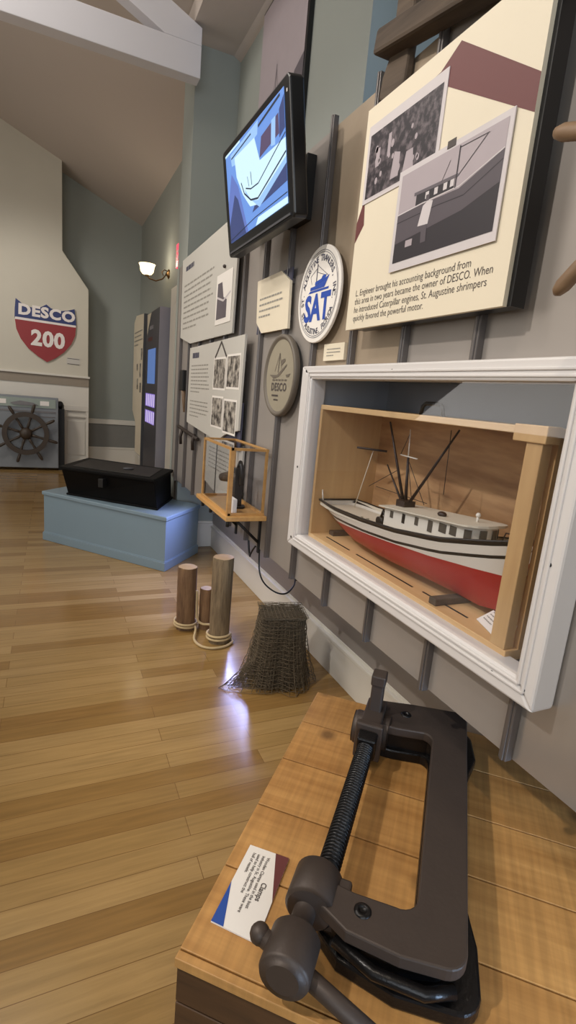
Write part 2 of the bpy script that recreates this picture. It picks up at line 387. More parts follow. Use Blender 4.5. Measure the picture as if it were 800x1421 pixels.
XW = 1.347      # right-hand wall of the room
XP = 0.98       # face of the metal sheets standing in front of it
YF = 9.45       # far wall
CW, CS = 3.88, 0.43   # ceiling height at the wall, and its slope
RIDGE = -1.5
def zc(x): return CW + CS * (XW - x) if x > RIDGE else CW + CS * (XW - RIDGE) - CS * (RIDGE - x)
XL = -4.3; YB = -3.2

# ------------------------------------------------------------------ room shell
struct(B(XL - .1, XW + .75, YB - .1, YF + .2, -0.1, 0.0).build('floor', 'floor'))
# right wall with two window openings hidden behind the metal sheets, and a recess for each
def wall_with_holes(x0, x1, ya, yb, z0, z1, holes, name, mat):
    m = MB(); ys = sorted({ya, yb, *[h[0] for h in holes], *[h[1] for h in holes]})
    for y0, y1 in zip(ys, ys[1:]):
        hs = [h for h in holes if h[0] <= y0 and h[1] >= y1]
        if not hs: m.box(x0, x1, y0, y1, z0, z1)
        else:
            h = hs[0]
            if h[2] > z0: m.box(x0, x1, y0, y1, z0, h[2])
            m.box(x0, x1, y0, y1, h[3], z1)
    return struct(m.build(name, mat))
W1 = (1.15, 2.48, 1.0, 3.3); DOOR = (5.35, 6.2, 0.0, 2.35)
wall_with_holes(XW, XW + .72, YB, YF, 0, 5.2, [W1, DOOR], 'wall_right', 'wall')
struct(B(XL, XW + .72, YF, YF + .15, 0, 5.6).build('wall_far', 'wall'))
struct(B(XL - .15, XL, YB, YF, 0, 5.6).build('wall_left', 'wall'))
struct(B(XL, XW + .72, YB - .15, YB, 0, 5.6).build('wall_back', 'wall'))
m = MB()
m.prism(Fr((0, YB, 0), (1, 0, 0), (0, 0, 1)), [(XW + .1, zc(XW + .1)), (RIDGE, zc(RIDGE)), (XL, zc(XL)), (XL, zc(XL) + .15), (RIDGE, zc(RIDGE) + .15), (XW + .1, zc(XW + .1) + .15)], 0, -(YF - YB))
struct(m.build('ceiling', 'ceil'))
# lower flat ceiling over the near window bay
struct(B(0.93, XW + .05, YB, 4.5, 3.905, 4.05).build('ceiling_bay', 'ceil'))
# window_1
w = MB()
y0, y1, z0, z1 = W1; xw = XW + .62
for bx in ((xw, xw + .05, y0, y0 + .06, z0, z1), (xw, xw + .05, y1 - .06, y1, z0, z1), (xw, xw + .05, y0, y1, z0, z0 + .07), (xw, xw + .05, y0, y1, z1 - .06, z1), (xw, xw + .05, y0, y1, 2.12, 2.17), (xw + .01, xw + .04, (y0 + y1) / 2 - .012, (y0 + y1) / 2 + .012, z0, z1)): w.box(*bx)
wo = struct(w.build('window_1', 'white'))
B(xw + .02, xw + .026, y0 + .05, y1 - .05, z0 + .05, z1 - .05).build('pane', 'winglass', wo)
# door_1: trimmed opening in the right wall beyond the sheets, and the dark hall seen through it
d = MB()
d.box(XW - .05, XW + .0, 6.2, 6.62, 0, 2.35); d.box(XW - .05, XW + .0, 5.19, 5.35, 0, 2.35); d.box(XW - .05, XW + .0, 5.19, 6.62, 2.35, 2.53)
d.box(XW, XW + .32, 6.18, 6.2, 0, 2.35); d.box(XW, XW + .32, 5.35, 5.37, 0, 2.35)
do = struct(d.build('door_1', 'white', bevel=.004))
B(XW + .25, XW + .29, 5.37, 6.18, 0, 2.35).build('panel', 'white', do)
# baseboards
def skirt(fr, a0, a1, h=.2, name='baseboard_right'):
    m = MB(); m.fbox(fr, a0, a1, 0, h - .04, .0, .022); m.fbox(fr, a0, a1, h - .04, h - .02, .0, .03); m.fbox(fr, a0, a1, h - .02, h, .0, .014)
    return struct(m.build(name, 'white', bevel=.003))
skirt(WF(XW), -4.49, 2.5, .22, 'baseboard_right')
# added grey strip on the wall: shade under the sheets put into its colour
skirt(WF(XW), -9.4, -6.37, .22, 'baseboard_right')
struct(B(XW - .012, XW, -2.5, 4.49, .22, .9).build('trim_wall_shade', 'sheet'))
# the pier that carries the roof truss
PX, PY0, PY1 = 1.0, 4.5, 4.86
struct(B(PX, XW, PY0, PY1, 0, 4.05).build('wall_pier', 'wall'))
skirt(FF(PY0), PX, XW, .24, 'baseboard_pier')
# the roof truss: bottom chord, sloping top chord, end block
t = thing('roof_truss', (0, 4.35, 3.56), 'white painted boxed roof truss crossing the room under the sloped ceiling', 'truss')
FT = FF(4.27)
XE = 0.985
m = MB(); m.prism(FT, [(-3.9, 3.565), (XE, 3.565), (XE, 3.765), (-3.9, 3.765)], 0, -.11); m.build('bottom_chord', 'trusswhite', t, bevel=.004)
m = MB(); m.prism(FT, [(XE, 3.765), (XE, 3.875), (RIDGE, 3.875 + CS * (XE - RIDGE)), (RIDGE, 3.69 + CS * (XE - RIDGE)), (.73, 3.765)], 0.0, -.11); m.build('top_chord', 'trusswhite', t, bevel=.004)
m = MB(); m.prism(FT, [(RIDGE, 3.875 + CS * (XE - RIDGE)), (-3.9, 3.765), (-3.6, 3.765), (RIDGE, 3.69 + CS * (XE - RIDGE))], 0.0, -.2); m.build('top_chord', 'trusswhite', t, bevel=.004)
B(-1.6, -1.4, 4.28, 4.38, 3.77, 4.75).build('king_post', 'trusswhite', t)

# ------------------------------------------------------------------ fireplace wall
YC = 9.0
cb = MB(); fc = FF(YC)
cb.prism(fc, [(.52, 1.42), (.52, 2.72), (.155, 3.21), (.155, 4.55), (-1.36, 4.95), (-1.36, 3.21), (-1.72, 2.72), (-1.72, 1.42)], 0, -.45)
ch = struct(cb.build('wall_chimney_breast', 'cream', bevel=.006))
m = MB(); m.box(-1.78, .545, YC - .05, YC + .44, 1.41, 1.44); m.build('mantel_lip', 'white', ch, bevel=.004)
m = MB(); m.box(-1.74, .53, YC - .015, YC + .44, 1.28, 1.41); m.build('mantel_moulding', 'taupe', ch)
m = MB(); m.box(-1.74, .53, YC, YC + .44, .98, 1.28); m.build('frieze', 'white', ch)
for x0, x1 in ((.17, .53), (-1.74, -1.38)):
    m = MB(); m.box(x0, x1, YC + .02, YC + .44, 0, .98)
    m.box(x0, x1, YC - .02, YC + .02, .9, .98); m.box(x0 + .0, x1, YC - .012, YC + .02, .80, .83); m.box(x0, x1, YC - .02, YC + .02, 0, .14)
    m.box(x0 + .05, x1 - .05, YC + .005, YC + .02, .2, .74); m.box(x1 - .04, x1, YC - .01, YC + .02, .14, .9); m.box(x0, x0 + .04, YC - .01, YC + .02, .14, .9)
    m.build('pilaster', 'white', ch, bevel=.004)
B(-1.38, .17, YC + .12, YC + .44, 0, .98).build('firebox', 'blackmat', ch)
# dado on the far wall
m = MB(); m.box(.52, XW, YF - .035, YF, .69, .77); m.box(.52, XW, YF - .03, YF, 0, .29); m.box(.52, XW, YF - .04, YF, .27, .30)
struct(m.build('trim_1', 'white', bevel=.004))
struct(B(.52, XW, YF - .012, YF, .30, .69).build('trim_2', 'wains'))
# shield sign
t = thing('shield_sign', (-.06, YC, 1.6), 'red and blue highway shield sign reading DESCO 200 above the mantel', 'sign')
fs = FF(YC - .03)
def shield(sc):
    cx, cy = -.065, 2.03; P = [(-.405, .425), (-.30, .345), (-.17, .32), (-.07, .35), (.0, .395), (.06, .35), (.17, .325), (.29, .35), (.385, .385),
      (.40, .27), (.41, .14), (.395, .0), (.34, -.13), (.24, -.26), (.12, -.36), (.0, -.43), (-.12, -.36), (-.25, -.26), (-.35, -.13), (-.405, .0), (-.425, .14), (-.42, .28)]
    return [(cx + a * sc, cy + b * sc) for a, b in P]
m = MB(); m.prism(fs, shield(.985), -.03, 0.0); m.build('backing', 'signwhite', t)
top = shield(1.0)
up = [p for p in top if p[1] > 2.18]; dn = [p for p in top if p[1] < 2.16]
i0 = [p for p in top]
m = MB(); m.flat(fs, top[:11] + [(.34, 2.18), (-.48, 2.2)] + top[20:], .002, 0); m.build('blue_field', 'signblue', t)
m = MB(); m.flat(fs, [(-.485, 2.165), (.34, 2.15)] + top[11:20], .002, 0); m.build('red_field', 'redink', t)
m = MB(); m.text('DESCO', .20, fs.at(-.06, 2.235, .006, -.035), 0, 0, 0, 'CENTER', 0, 1.12, .009, extrude=.003, sp=1.1)
m.build('lettering', 'signwhite', t); m = MB(); m.text('200', .30, fs.at(-.05, 1.83, .006, -.03), 0, 0, 0, 'CENTER', 0, .98, .012, extrude=.003, sp=1.06)
m.build('lettering', 'signwhite', t)
m = MB(); m.fbox(fs, .21, .40, 1.60, 1.70, -.03, -.024); m.stroke(fs, [(.22, 1.69), (.39, 1.685)], .008, -.022, 1); m.stroke(fs, [(.22, 1.61), (.39, 1.605)], .008, -.022, 1)
tag(m.build('wall_label', ['paper', 'ink']), 'small white label on the breast right below the shield sign', 'label')
# display cabinet with a wheel
t = thing('display_panel', (-.4, 8.65, 0), 'low grey display panel standing in front of the fireplace', 'panel')
fd = FF(8.6)
m = MB(); m.fbox(fd, -1.05, .085, .04, 1.09, -.1, 0); m.build('front_board', 'cabinet', t, bevel=.01)
m = MB(); m.fbox(fd, -1.03, .05, .93, 1.06, 0, .012); m.build('caption_band', 'cabband', t)
m = MB(); m.fbox(fd, -1.03, .05, .86, .885, 0, .008); m.fbox(fd, -.20, .04, .795, .81, 0, .006); m.build('groove_strip', 'batten', t)
m = MB(); m.prism(fd, [(-.55, .985), (-.42, 1.02), (-.25, 1.0), (-.18, .965), (-.3, .955), (-.5, .96)], .012, .03); m.build('relief_model', 'batten', t)
for a in (-.72, -.16):
    m = MB(); m.fbox(fd, a, a + .12, .965, 1.03, .012, .018); m.build('caption_label', 'card', t)
B(.085, .17, 8.68, 8.98, 0, .93).build('side_box', 'blackmat', t)
m = MB(); m.ball((.11, 8.75, .985), (.05, .05, .06)); m.build('side_knob', 'black', t)
def ship_wheel(name, fr, R, rim, n, a0, matw, label, hubd, math_h='handlewood'):
    t = thing(name, fr.p(0, 0), label, 'ship wheel')
    m = MB(); path = [fr.p(rim * math.cos(2 * PI * k / 48), rim * math.sin(2 * PI * k / 48)) for k in range(48)]
    # flat rim ring with square section
    w, dp = R * .15, R * .07
    for k in range(48):
        A = [2 * PI * k / 48, 2 * PI * (k + 1) / 48]
        q = [fr.p(r * math.cos(a), r * math.sin(a), c) for a in A for r in (rim - w / 2, rim + w / 2) for c in (-dp, dp)]
        m.add(q, [(0, 1, 5, 4), (2, 6, 7, 3), (1, 3, 7, 5), (0, 4, 6, 2)], 0, False)
    m.build('rim', matw, t)
    m = MB(); m.lathe(fr.p(0, 0, -hubd), fr.n, [(R * .1, 0), (R * .1, hubd - R * .08), (R * .19, hubd - R * .08), (R * .19, hubd + R * .05), (R * .12, hubd + R * .09), (R * .05, hubd + R * .12), (0, hubd + R * .12)]); m.build('hub', matw, t)
    for k in range(n):
        a = a0 + 2 * PI * k / n; d = lambda r: fr.p(r * math.cos(a), r * math.sin(a))
        m = MB(); rr = [.035, .045, .03, .04, .04, .028, .045, .05, .05, .035, .012]; ll = [.15, .3, .42, .5, rim / R * 1.05, rim / R * 1.1, rim / R * 1.18, .86 + (rim / R - .7) * .3, .93, .98, 1.0]
        m.tube([d(R * l) for l in ll], [R * x for x in rr], 10); m.build('spoke', math_h, t)
    return t
ship_wheel('helm', Fr((-.35, 8.5, .555), (1, 0, 0), (0, 0, 1)), .44, .275, 8, PI / 8 + .12, 'wheelwood', 'dark wooden ship wheel mounted on the grey panel by the fireplace', .1, 'wheelwood')

# ------------------------------------------------------------------ sconce, exit sign, kiosks
def sconce(y, label):
    t = thing('wall_sconce', (XW, y, 2.77), label, 'wall lamp')
    m = MB(); m.lathe((XW, y, 2.77), (-1, 0, 0), [(.055, 0), (.055, .012), (.03, .025), (.012, .04)]); m.build('wall_plate', 'brass', t)
    m = MB(); m.tube([(XW - .03, y, 2.77), (XW - .08, y, 2.70), (XW - .16, y, 2.665), (XW - .24, y, 2.68), (XW - .27, y, 2.715)], .008); m.tube([(XW - .02, y, 2.80), (XW - .06, y, 2.81), (XW - .09, y, 2.78), (XW - .07, y, 2.74)], .006); m.build('arm', 'brass', t)
    m = MB(); m.lathe((XW - .27, y, 2.70), (0, 0, 1), [(.018, 0), (.03, .01), (.025, .02)]); m.build('cup', 'brass', t)
    m = MB(); m.lathe((XW - .27, y, 2.715), (0, 0, 1), [(.02, 0), (.055, .012), (.078, .04), (.084, .075), (.09, .105), (.1, .125), (.094, .123), (.08, .08), (.06, .03), (0, .012)]); m.build('glass_shade', 'shade', t)
sconce(7.05, 'lit brass wall sconce with glass shade beside the far corner')
t = thing('exit_sign', (XW, 6.25, 2.72), 'lit red exit sign above the white door trim', 'exit sign')
m = MB(); m.box(XW - .05, XW, 6.1, 6.42, 2.72, 2.97); m.build('lit_box', 'exitred', t, bevel=.006)
m = MB(); m.text('EXIT', .15, WF(XW - .052, 6.26, 2.795), 0, 0, 0, 'CENTER', 0, .9, .004); m.build('lettering', 'signwhite', t)
# white text panel and slate kiosk against the right wall
t = thing('text_board', (1.22, 8.5, .2), 'tall white text panel with clipped corner standing by the far corner', 'panel')
fk = WF(1.2)
m = MB(); m.prism(fk, wpts([(8.02, .35), (8.02, 2.38), (8.75, 2.42), (8.98, 2.33), (8.98, .98), (8.6, .8), (8.6, .35)]), -.03, 0); m.build('board', 'ivory', t)
m = MB(); m.box(1.2, 1.34, 7.98, 8.02, .2, 2.38); m.build('side_board', 'darkgrey', t)
for (y, z, h) in ((8.2, 1.75, .16), (8.3, 1.5, .2), (8.6, 1.6, .1), (8.55, 1.32, .16), (8.25, 1.28, .14)):
    m = MB(); m.flat(fk, wpts([(y, z), (y - .13, z), (y - .13, z + h), (y, z + h)]), .002); m.build('photo_print', 'snap', t)
m = MB(); m.bars(fk, -8.9, -8.1, 2.2, 1.95, 4, .002, 0, .3); m.build('lettering', 'greyink', t)
t = thing('information_kiosk', (1.25, 7.2, 0), 'dark slate kiosk with a blue screen and violet backlit pictures', 'kiosk')
m = MB(); m.box(1.19, XW - .002, 6.72, 7.68, .0, 2.33); m.build('cabinet', ['kiosk'], t, bevel=.006)
m = MB(); m.box(1.19, XW - .002, 6.70, 6.72, .0, 2.33); m.build('end_panel', 'kioskside', t)
fk = WF(1.19)
m = MB(); m.flat(fk, wpts([(7.6, 2.32), (7.3, 2.32), (7.6, 2.05)]), .003); m.build('corner_flash', 'ivory', t)
m = MB(); m.flat(fk, wpts([(7.48, 1.42), (6.9, 1.42), (6.9, 1.86), (7.48, 1.86)]), .004); m.build('screen', 'kio_blue', t)
for z in (1.12, .9):
    m = MB(); m.flat(fk, wpts([(7.58, z), (6.86, z), (6.86, z + .17), (7.58, z + .17)]), .004)
    for k in range(5): m.flat(fk, wpts([(7.5 - k * .14, z + .01), (7.44 - k * .14, z + .01), (7.43 - k * .14, z + .16), (7.49 - k * .14, z + .16)]), .006, 1)
    m.build('backlit_picture', ['kio_violet', 'kio_white'], t)
m = MB(); m.bars(fk, -7.4, -6.85, 2.16, 2.1, 1, .003, 0, .8); m.build('heading', 'kioskside', t); m = MB(); m.bars(fk, -7.5, -6.85, 2.02, 1.96, 1, .003, 0, .8); m.build('heading', 'maroon', t)

# ------------------------------------------------------------------ the metal-sheet partition on the right
CASE = (.70, 1.90, .83, 1.50)       # opening for the model's case: Y0, Y1, Z0, Z1
ZB, ZT = .62, 2.405
rib = [.749 + .3085 * k for k in range(-5, 13)]
edges = [-1.2] + [r for r in rib if r > -1.1] + [4.67]
pm = MB()
def sheet_piece(y0, y1, z0, z1, mi): pm.box(XP, XP + .012, y0, y1, z0, z1, mi)
for y0, y1 in zip(edges, edges[1:]):
    mi = 2 if y1 < .9 else (1 if 1.5 < (y0 + y1) / 2 < 1.9 else 0)
    for za, zb, m2 in ((ZB, CASE[2], 2 if y1 < .76 else 0), (CASE[2], CASE[3], mi), (CASE[3], ZT if y0 < 2.8 else 2.37, mi)):
        if za == CASE[2] and y1 > CASE[0] and y0 < CASE[1]:
            if y0 < CASE[0]: sheet_piece(y0, CASE[0], za, zb, mi)
            if y1 > CASE[1]: sheet_piece(CASE[1], y1, za, zb, mi)
        else: sheet_piece(y0, y1, za, zb, m2)
pt = struct(pm.build('wall_partition', ['sheet', 'sheetwarm', 'sheetbright']))
for r in rib:
    if r < -1.15: continue
    segs = [(ZB - .004, ZT + .03 if r < 2.8 else 2.35)] if not (CASE[0] - .03 < r < CASE[1] + .04) else [(ZB - .004, CASE[2] - .01), (CASE[3] + .01, ZT + .03)]
    m = MB()
    for a, b in segs:
        m.box(XP - .022, XP, r - .011, r + .011, a, b); m.box(XP - .026, XP - .02, r - .0045, r + .0045, a, b)
    m.build('batten', 'batten', pt, bevel=.002)
for y in (-1.0, 2.9, 4.55):
    B(XP + .012, XP + .06, y, y + .05, 0 if y != 2.9 else ZB, 2.36).build('stud', 'oldwood', pt)
B(XP + .012, XP + .05, -1.2, 4.67, 2.30, 2.36).build('top_plate', 'oldwood', pt)
B(XP + .0, XP + .03, 4.67, 4.685, ZB, 2.37).build('edge_strip', 'blackmat', pt)

# ------------------------------------------------------------------ framed window case with the model boat
XFR = .91
t = thing('display_window', (XFR, 1.3, .8), 'large white framed glass display window holding the model shrimp boat', 'display case')
ff = WF(XFR)
O = (.664, 1.945, .80, 1.527); I = (.718, 1.855, .858, 1.478)
def rail(pts, name='frame_rail'):
    m = MB(); m.prism(ff, wpts(pts), -.068, 0); return m.build(name, 'framewhite', t, bevel=.006)
rail([(O[0], O[3]), (O[1], O[3]), (I[1], I[3]), (I[0], I[3])]); rail([(O[0], O[2]), (O[1], O[2]), (I[1], I[2]), (I[0], I[2])])
rail([(O[1], O[2]), (O[1], O[3]), (I[1], I[3]), (I[1], I[2])]); rail([(O[0], O[2]), (O[0], O[3]), (I[0], I[3]), (I[0], I[2])])
m = MB()
for e in (.012, .026):
    y0, y1, z0, z1 = I[0] - e, I[1] + e, I[2] - e, I[3] + e; q = .0035
    for bx in ((y0, y1, z0 - q, z0 + q), (y0, y1, z1 - q, z1 + q), (y0 - q, y0 + q, z0, z1), (y1 - q, y1 + q, z0, z1)): m.box(XFR - .004, XFR + .002, *bx)
m.build('frame_bead', 'framewhite', t, bevel=.002)
B(XFR + .016, XFR + .020, I[0] - .01, I[1] + .01, I[2] - .01, I[3] + .01).build('glass_pane', 'glass', t)
for y, z in ((1.325, 1.505), (1.905, 1.508), (1.905, 1.13), (1.905, .835), (1.29, .83), (.78, .832), (.692, .84), (.69, 1.12), (.69, 1.45)):
    m = MB(); m.cyl((XFR - .0015, y, z), (XFR + .004, y, z), .0045, seg=10); m.build('screw', 'blackmat', t)
m = MB()
for bx in ((XP + .32, XP + .332, .69, 1.91, .82, 1.51), (XP, XP + .33, .69, .70, .82, 1.51), (XP, XP + .33, 1.90, 1.91, .82, 1.51), (XP, XP + .33, .69, 1.91, 1.50, 1.51), (XP, XP + .33, .69, 1.91, .82, .83)): m.box(*bx)
m.build('liner', 'greyliner', t)
# the open-fronted wooden carrying box
CX0, CX1 = .955, 1.245; CY0, CY1 = .792, 1.838; CZ0, CZ1 = .845, 1.386
t = thing('wooden_box', (1.1, 1.3, CZ0), 'open fronted pine carrying box standing inside the framed display window', 'box')
B(CX0, CX1, CY0, CY1, CZ0, .872).build('bottom_board', 'pine', t, bevel=.002)
B(CX1 - .012, CX1, CY0, CY1, .872, CZ1 - .018).build('back_panel', 'ply', t)
B(CX0, CX1 - .012, CY1 - .018, CY1, .872, CZ1 - .018).build('side_panel', 'pinev', t)
B(CX0 + .04, CX1 - .012, CY0, CY0 + .014, .872, CZ1 - .018).build('side_panel', 'pinev', t)
B(CX0, CX0 + .03, CY0 + .006, CY0 + .05, .872, CZ1 - .018).build('corner_post', 'pinev', t, bevel=.002)
B(CX0, CX1, CY0, CY1, CZ1 - .018, CZ1).build('top_board', 'pine', t, bevel=.002)
B(CX0 - .006, CX0 + .04, CY0 - .004, CY0 + .085, CZ1 - .034, CZ1 + .004).build('corner_block', 'pinev', t, bevel=.002)
for (ya, yb, x) in ((1.76, 1.58, .998), (1.53, 1.2, .998), (1.16, .97, 1.005)):
    B(x - .0035, x + .0035, yb, ya, .871, .8728).build('floor_slot', 'blackmat', t)
m = MB(); m.tube([(1.0, 1.28, CZ1), (1.0, 1.275, CZ1 + .025), (1.0, 1.26, CZ1 + .034), (1.0, 1.20, CZ1 + .034), (1.0, 1.185, CZ1 + .025), (1.0, 1.18, CZ1)], .006); m.build('carry_handle', 'black', t)
m = MB(); fl = Fr((1.0, .90, .8735), (-.35, -.93, .0), (.55, -.2, .38)); m.fbox(fl, -.055, .055, 0, .062, 0, .003); m.bars(fl, -.045, .045, .052, .012, 4, .0035, 1, .35); m.fbox(fl, -.055, -.03, .05, .062, .003, .0034, 2)
tag(m.build('caption_card', ['card', 'greyink', 'maroon']), 'small white caption card on the box floor near the model boat bow', 'card')
B(1.03, 1.14, 1.765, 1.80, .872, .889).build('cradle_block', 'oldwood', None)
tag(bpy.data.objects['cradle_block'], 'flat dark wood block under the stern of the model boat', 'block')
B(.965, 1.10, 1.055, 1.085, .872, .8925).build('cradle_block', 'oldwood', None, bevel=.003)
tag(bpy.data.objects['cradle_block.001'], 'short wood chock under the bow half of the model boat', 'block')

# model shrimp boat: stern at Y 1.815, bow at Y .85
t = thing('model_boat', (1.06, 1.33, .885), 'white and red wooden model shrimp boat with black masts inside the box', 'model boat')
XB = 1.062; YS, YBW = 1.812, .845
def lerp(tab, s):
    for (s0, a), (s1, b) in zip(tab, tab[1:]):
        if s <= s1: return a + (b - a) * (s - s0) / (s1 - s0)
    return tab[-1][1]
beam = [(0, .082), (.08, .092), (.25, .098), (.5, .099), (.7, .092), (.85, .066), (.94, .034), (1, .003)]
sheer = [(0, 1.014), (.15, 1.013), (.35, 1.020), (.55, 1.034), (.75, 1.060), (.9, 1.092), (1, 1.118)]
keel = [(0, .985), (.06, .95), (.14, .915), (.22, .898), (.5, .893), (.85, .895), (.93, .91), (.97, .975), (1, 1.1)]
wl = lambda s: .948 + .066 * s
fine = [(0, .45), (.15, .42), (.4, .3), (.7, .42), (.9, .75), (1, 1.0)]
def rows(s):
    zs, zk = lerp(sheer, s), lerp(keel, s); w_ = max(wl(s), zk + .002)
    zz = [zk, zk + (w_ - zk) * .15, zk + (w_ - zk) * .4, zk + (w_ - zk) * .7, w_, w_ + (zs - .045 - w_) * .5, zs - .046, zs - .037, zs - .012, zs]
    return [max(zk + .0005 * i, z) for i, z in enumerate(zz)]
def hx(s, z):
    zs, zk = lerp(sheer, s), lerp(keel, s); u = max(0, min(1, (z - zk) / (zs - zk))); return .004 + lerp(beam, s) * u ** lerp(fine, s)
NS = 40; m = MB(); ring = []
for i in range(NS + 1):
    s = i / NS; y = YS + (YBW - YS) * s; ring.append([(hx(s, z), y, z) for z in rows(s)])
mi_row = [0, 0, 0, 0, 1, 1, 2, 1, 2]
for sg in (-1, 1):
    vs = [(XB + sg * x, y, z) for r in ring for (x, y, z) in r]; n = len(ring[0])
    for j in range(n - 1):
        fs = []
        for i in range(NS):
            q = [i * n + j, (i + 1) * n + j, (i + 1) * n + j + 1, i * n + j + 1]; fs.append(q if sg > 0 else q[::-1])
        m.add(vs, fs, mi_row[j], True)
r0 = ring[0]; m.add([(XB - x, y, z) for x, y, z in r0] + [(XB + x, y, z) for x, y, z in reversed(r0)], [list(range(2 * len(r0)))], 1)
m.build('hull', ['hullred', 'hullwhite', 'hullblack'], t)
m = MB(); vs = []; dz = .02
for i in range(NS + 1):
    s = i / NS; y = YS + (YBW - YS) * s - (.006 if i == 0 else 0); z = lerp(sheer, s) - dz; x = max(0.001, hx(s, z) - .006); vs += [(XB - x, y, z), (XB + x, y, z)]
m.add(vs, [[2 * i, 2 * i + 1, 2 * i + 3, 2 * i + 2] for i in range(NS)]); 
for sg in (-1, 1):   # inner faces of the bulwarks
    q = []
    for i in range(NS + 1):
        s = i / NS; y = YS + (YBW - YS) * s; z = lerp(sheer, s); q += [(XB + sg * (hx(s, z) - .005), y, z - dz), (XB + sg * (hx(s, z) - .005), y, z)]
    m.add(q, [[2 * i, 2 * i + 1, 2 * i + 3, 2 * i + 2] for i in range(NS)])
m.build('deck', 'deckwhite', t)
m = MB()
for sg in (-1, 1): m.tube([(XB + sg * (hx(i / NS, lerp(sheer, i / NS)) - .001), YS + (YBW - YS) * i / NS, lerp(sheer, i / NS)) for i in range(NS + 1)], .0042, 6)
m.tube([(XB - .085, YS, 1.014), (XB + .085, YS, 1.014)], .0042, 6); m.build('cap_rail', 'hullblack', t)
# cabin with rounded wheelhouse front, on the sloping deck
CA, CF = 1.395, 1.0
def zdk(y): return lerp(sheer, (YS - y) / (YS - YBW)) - .02
def foot(k, w): # plan outline
    P = [(XB - w, CA), (XB - w, CF + .05)]
    for a in range(1, 8): th = PI * a / 8; P.append((XB - w * math.cos(th), CF + .05 - .05 * k * math.sin(th)))
    return P + [(XB + w, CF + .05), (XB + w, CA)]
hc = foot(1, .062); m = MB(); n = len(hc)
roofz = lambda y: 1.078 + (1.40 - y) * .085
m.add([(x, y, zdk(y) - .01) for x, y in hc] + [(x, y, roofz(y)) for x, y in hc], [[i, i + n, (i + 1) % n + n, (i + 1) % n] for i in range(n)] + [[i + n for i in range(n)]]); m.build('cabin', 'hullwhite', t)
hr = [(x, y) for x, y in [(XB + (px - XB) * 1.22, 1.2 + (py - 1.2) * 1.1) for px, py in foot(1.1, .062)]]
m = MB(); m.add([(x, y, roofz(y)) for x, y in hr] + [(x, y, roofz(y) + .008 - abs(x - XB) * .05) for x, y in hr], [[i, (i + 1) % n, (i + 1) % n + n, i + n] for i in range(n)] + [[i + n for i in range(n)], list(range(n - 1, -1, -1))]); m.build('cabin_roof', 'deckwhite', t)
for y, w, h, mt in ((1.355, .016, .022, 'cabglass'), (1.292, .014, .03, 'hullblack'), (1.228, .016, .025, 'cabglass'), (1.165, .02, .034, 'cabglass'), (1.112, .03, .026, 'cabglass'), (1.07, .026, .026, 'cabglass')):
    B(XB - .0635, XB - .0615, y - w / 2, y + w / 2, roofz(y) - .008 - h, roofz(y) - .008).build('window', mt, t)
for a in (.55, 1.25, 1.9, 2.6):
    p = V((XB - .0625 * math.cos(a), CF + .05 - .051 * math.sin(a), 0)); tg = V((math.sin(a) * .062, -math.cos(a) * .05, 0)).normalized(); y = p.y
    m = MB(); m.fbox(Fr((p.x, p.y, roofz(y) - .036), tg, (0, 0, 1)), -.010, .010, 0, .026, -.0015, .0015); m.build('window', 'cabglass', t)
m = MB(); m.box(XB - .05, XB - .005, 1.39, 1.44, zdk(1.4), zdk(1.4) + .03); m.tube([(XB - .05, 1.40, 1.035), (XB - .05, 1.42, 1.06), (XB - .05, 1.43, 1.03)], .005, 6); m.cyl((XB - .06, 1.43, zdk(1.43) + .02), (XB, 1.43, zdk(1.43) + .02), .014, seg=12); m.build('winch', 'hullblack', t)
m = MB(); m.cyl((XB + .01, 1.06, roofz(1.06)), (XB + .01, 1.06, roofz(1.06) + .022), .004, seg=8); m.ball((XB + .01, 1.06, roofz(1.06) + .024), .007); m.build('roof_lamp', 'hullwhite', t)
m = MB(); m.ball((XB - .02, 1.17, roofz(1.17) + .01), (.012, .016, .008)); m.build('roof_vent', 'spar', t)
# masts and rigging
mb = (XB, 1.372, 1.085)
def spar(name, a, b, r0, r1, mat='spar'):
    m = MB(); m.cyl(a, b, r0, r1, 8); return m.build(name, mat, t)
B(XB - .022, XB + .022, 1.35, 1.395, 1.075, 1.105).build('mast_step', 'spar', t)
spar('mast', mb, (XB, 1.392, 1.245), .006, .004); spar('topmast', (XB, 1.392, 1.245), (XB, 1.40, 1.335), .0022, .0014, 'hullwhite')
spar('outrigger', (XB, 1.382, 1.09), (XB - .03, 1.475, 1.352), .0055, .003); spar('outrigger', (XB, 1.362, 1.09), (XB + .03, 1.208, 1.352), .0055, .003)
spar('outrigger', (XB, 1.39, 1.09), (XB + .02, 1.53, 1.20), .0045, .0025)
spar('crosstree', (XB, 1.435, 1.248), (XB, 1.345, 1.246), .0022, .0022, 'hullwhite')
m = MB()
for a, b in (((XB, 1.435, 1.248), (XB, 1.40, 1.32)), ((XB, 1.392, 1.24), (XB, 1.28, 1.11)), ((XB, 1.392, 1.24), (XB, 1.34, 1.10)), ((XB + .01, 1.57, 1.115), (XB + .01, 1.28, 1.115)), ((XB, 1.60, 1.11), (XB, 1.43, 1.20)), ((XB, 1.208, 1.35), (XB, 1.20, 1.16))): m.cyl(a, b, .0012, seg=5)
m.build('rigging', 'spar', t)
spar('gallows_post', (XB + .03, 1.73, 1.0), (XB + .03, 1.645, 1.235), .0018, .0015, 'deckwhite')
spar('gallows_bar', (XB - .02, 1.68, 1.242), (XB + .06, 1.60, 1.24), .004, .004)
m = MB(); m.tube([(XB - .075, 1.80, 1.012), (XB - .078, 1.803, 1.035), (XB - .074, 1.815, 1.052), (XB - .07, 1.825, 1.048)], .003, 6); m.build('stern_davit', 'hullwhite', t)
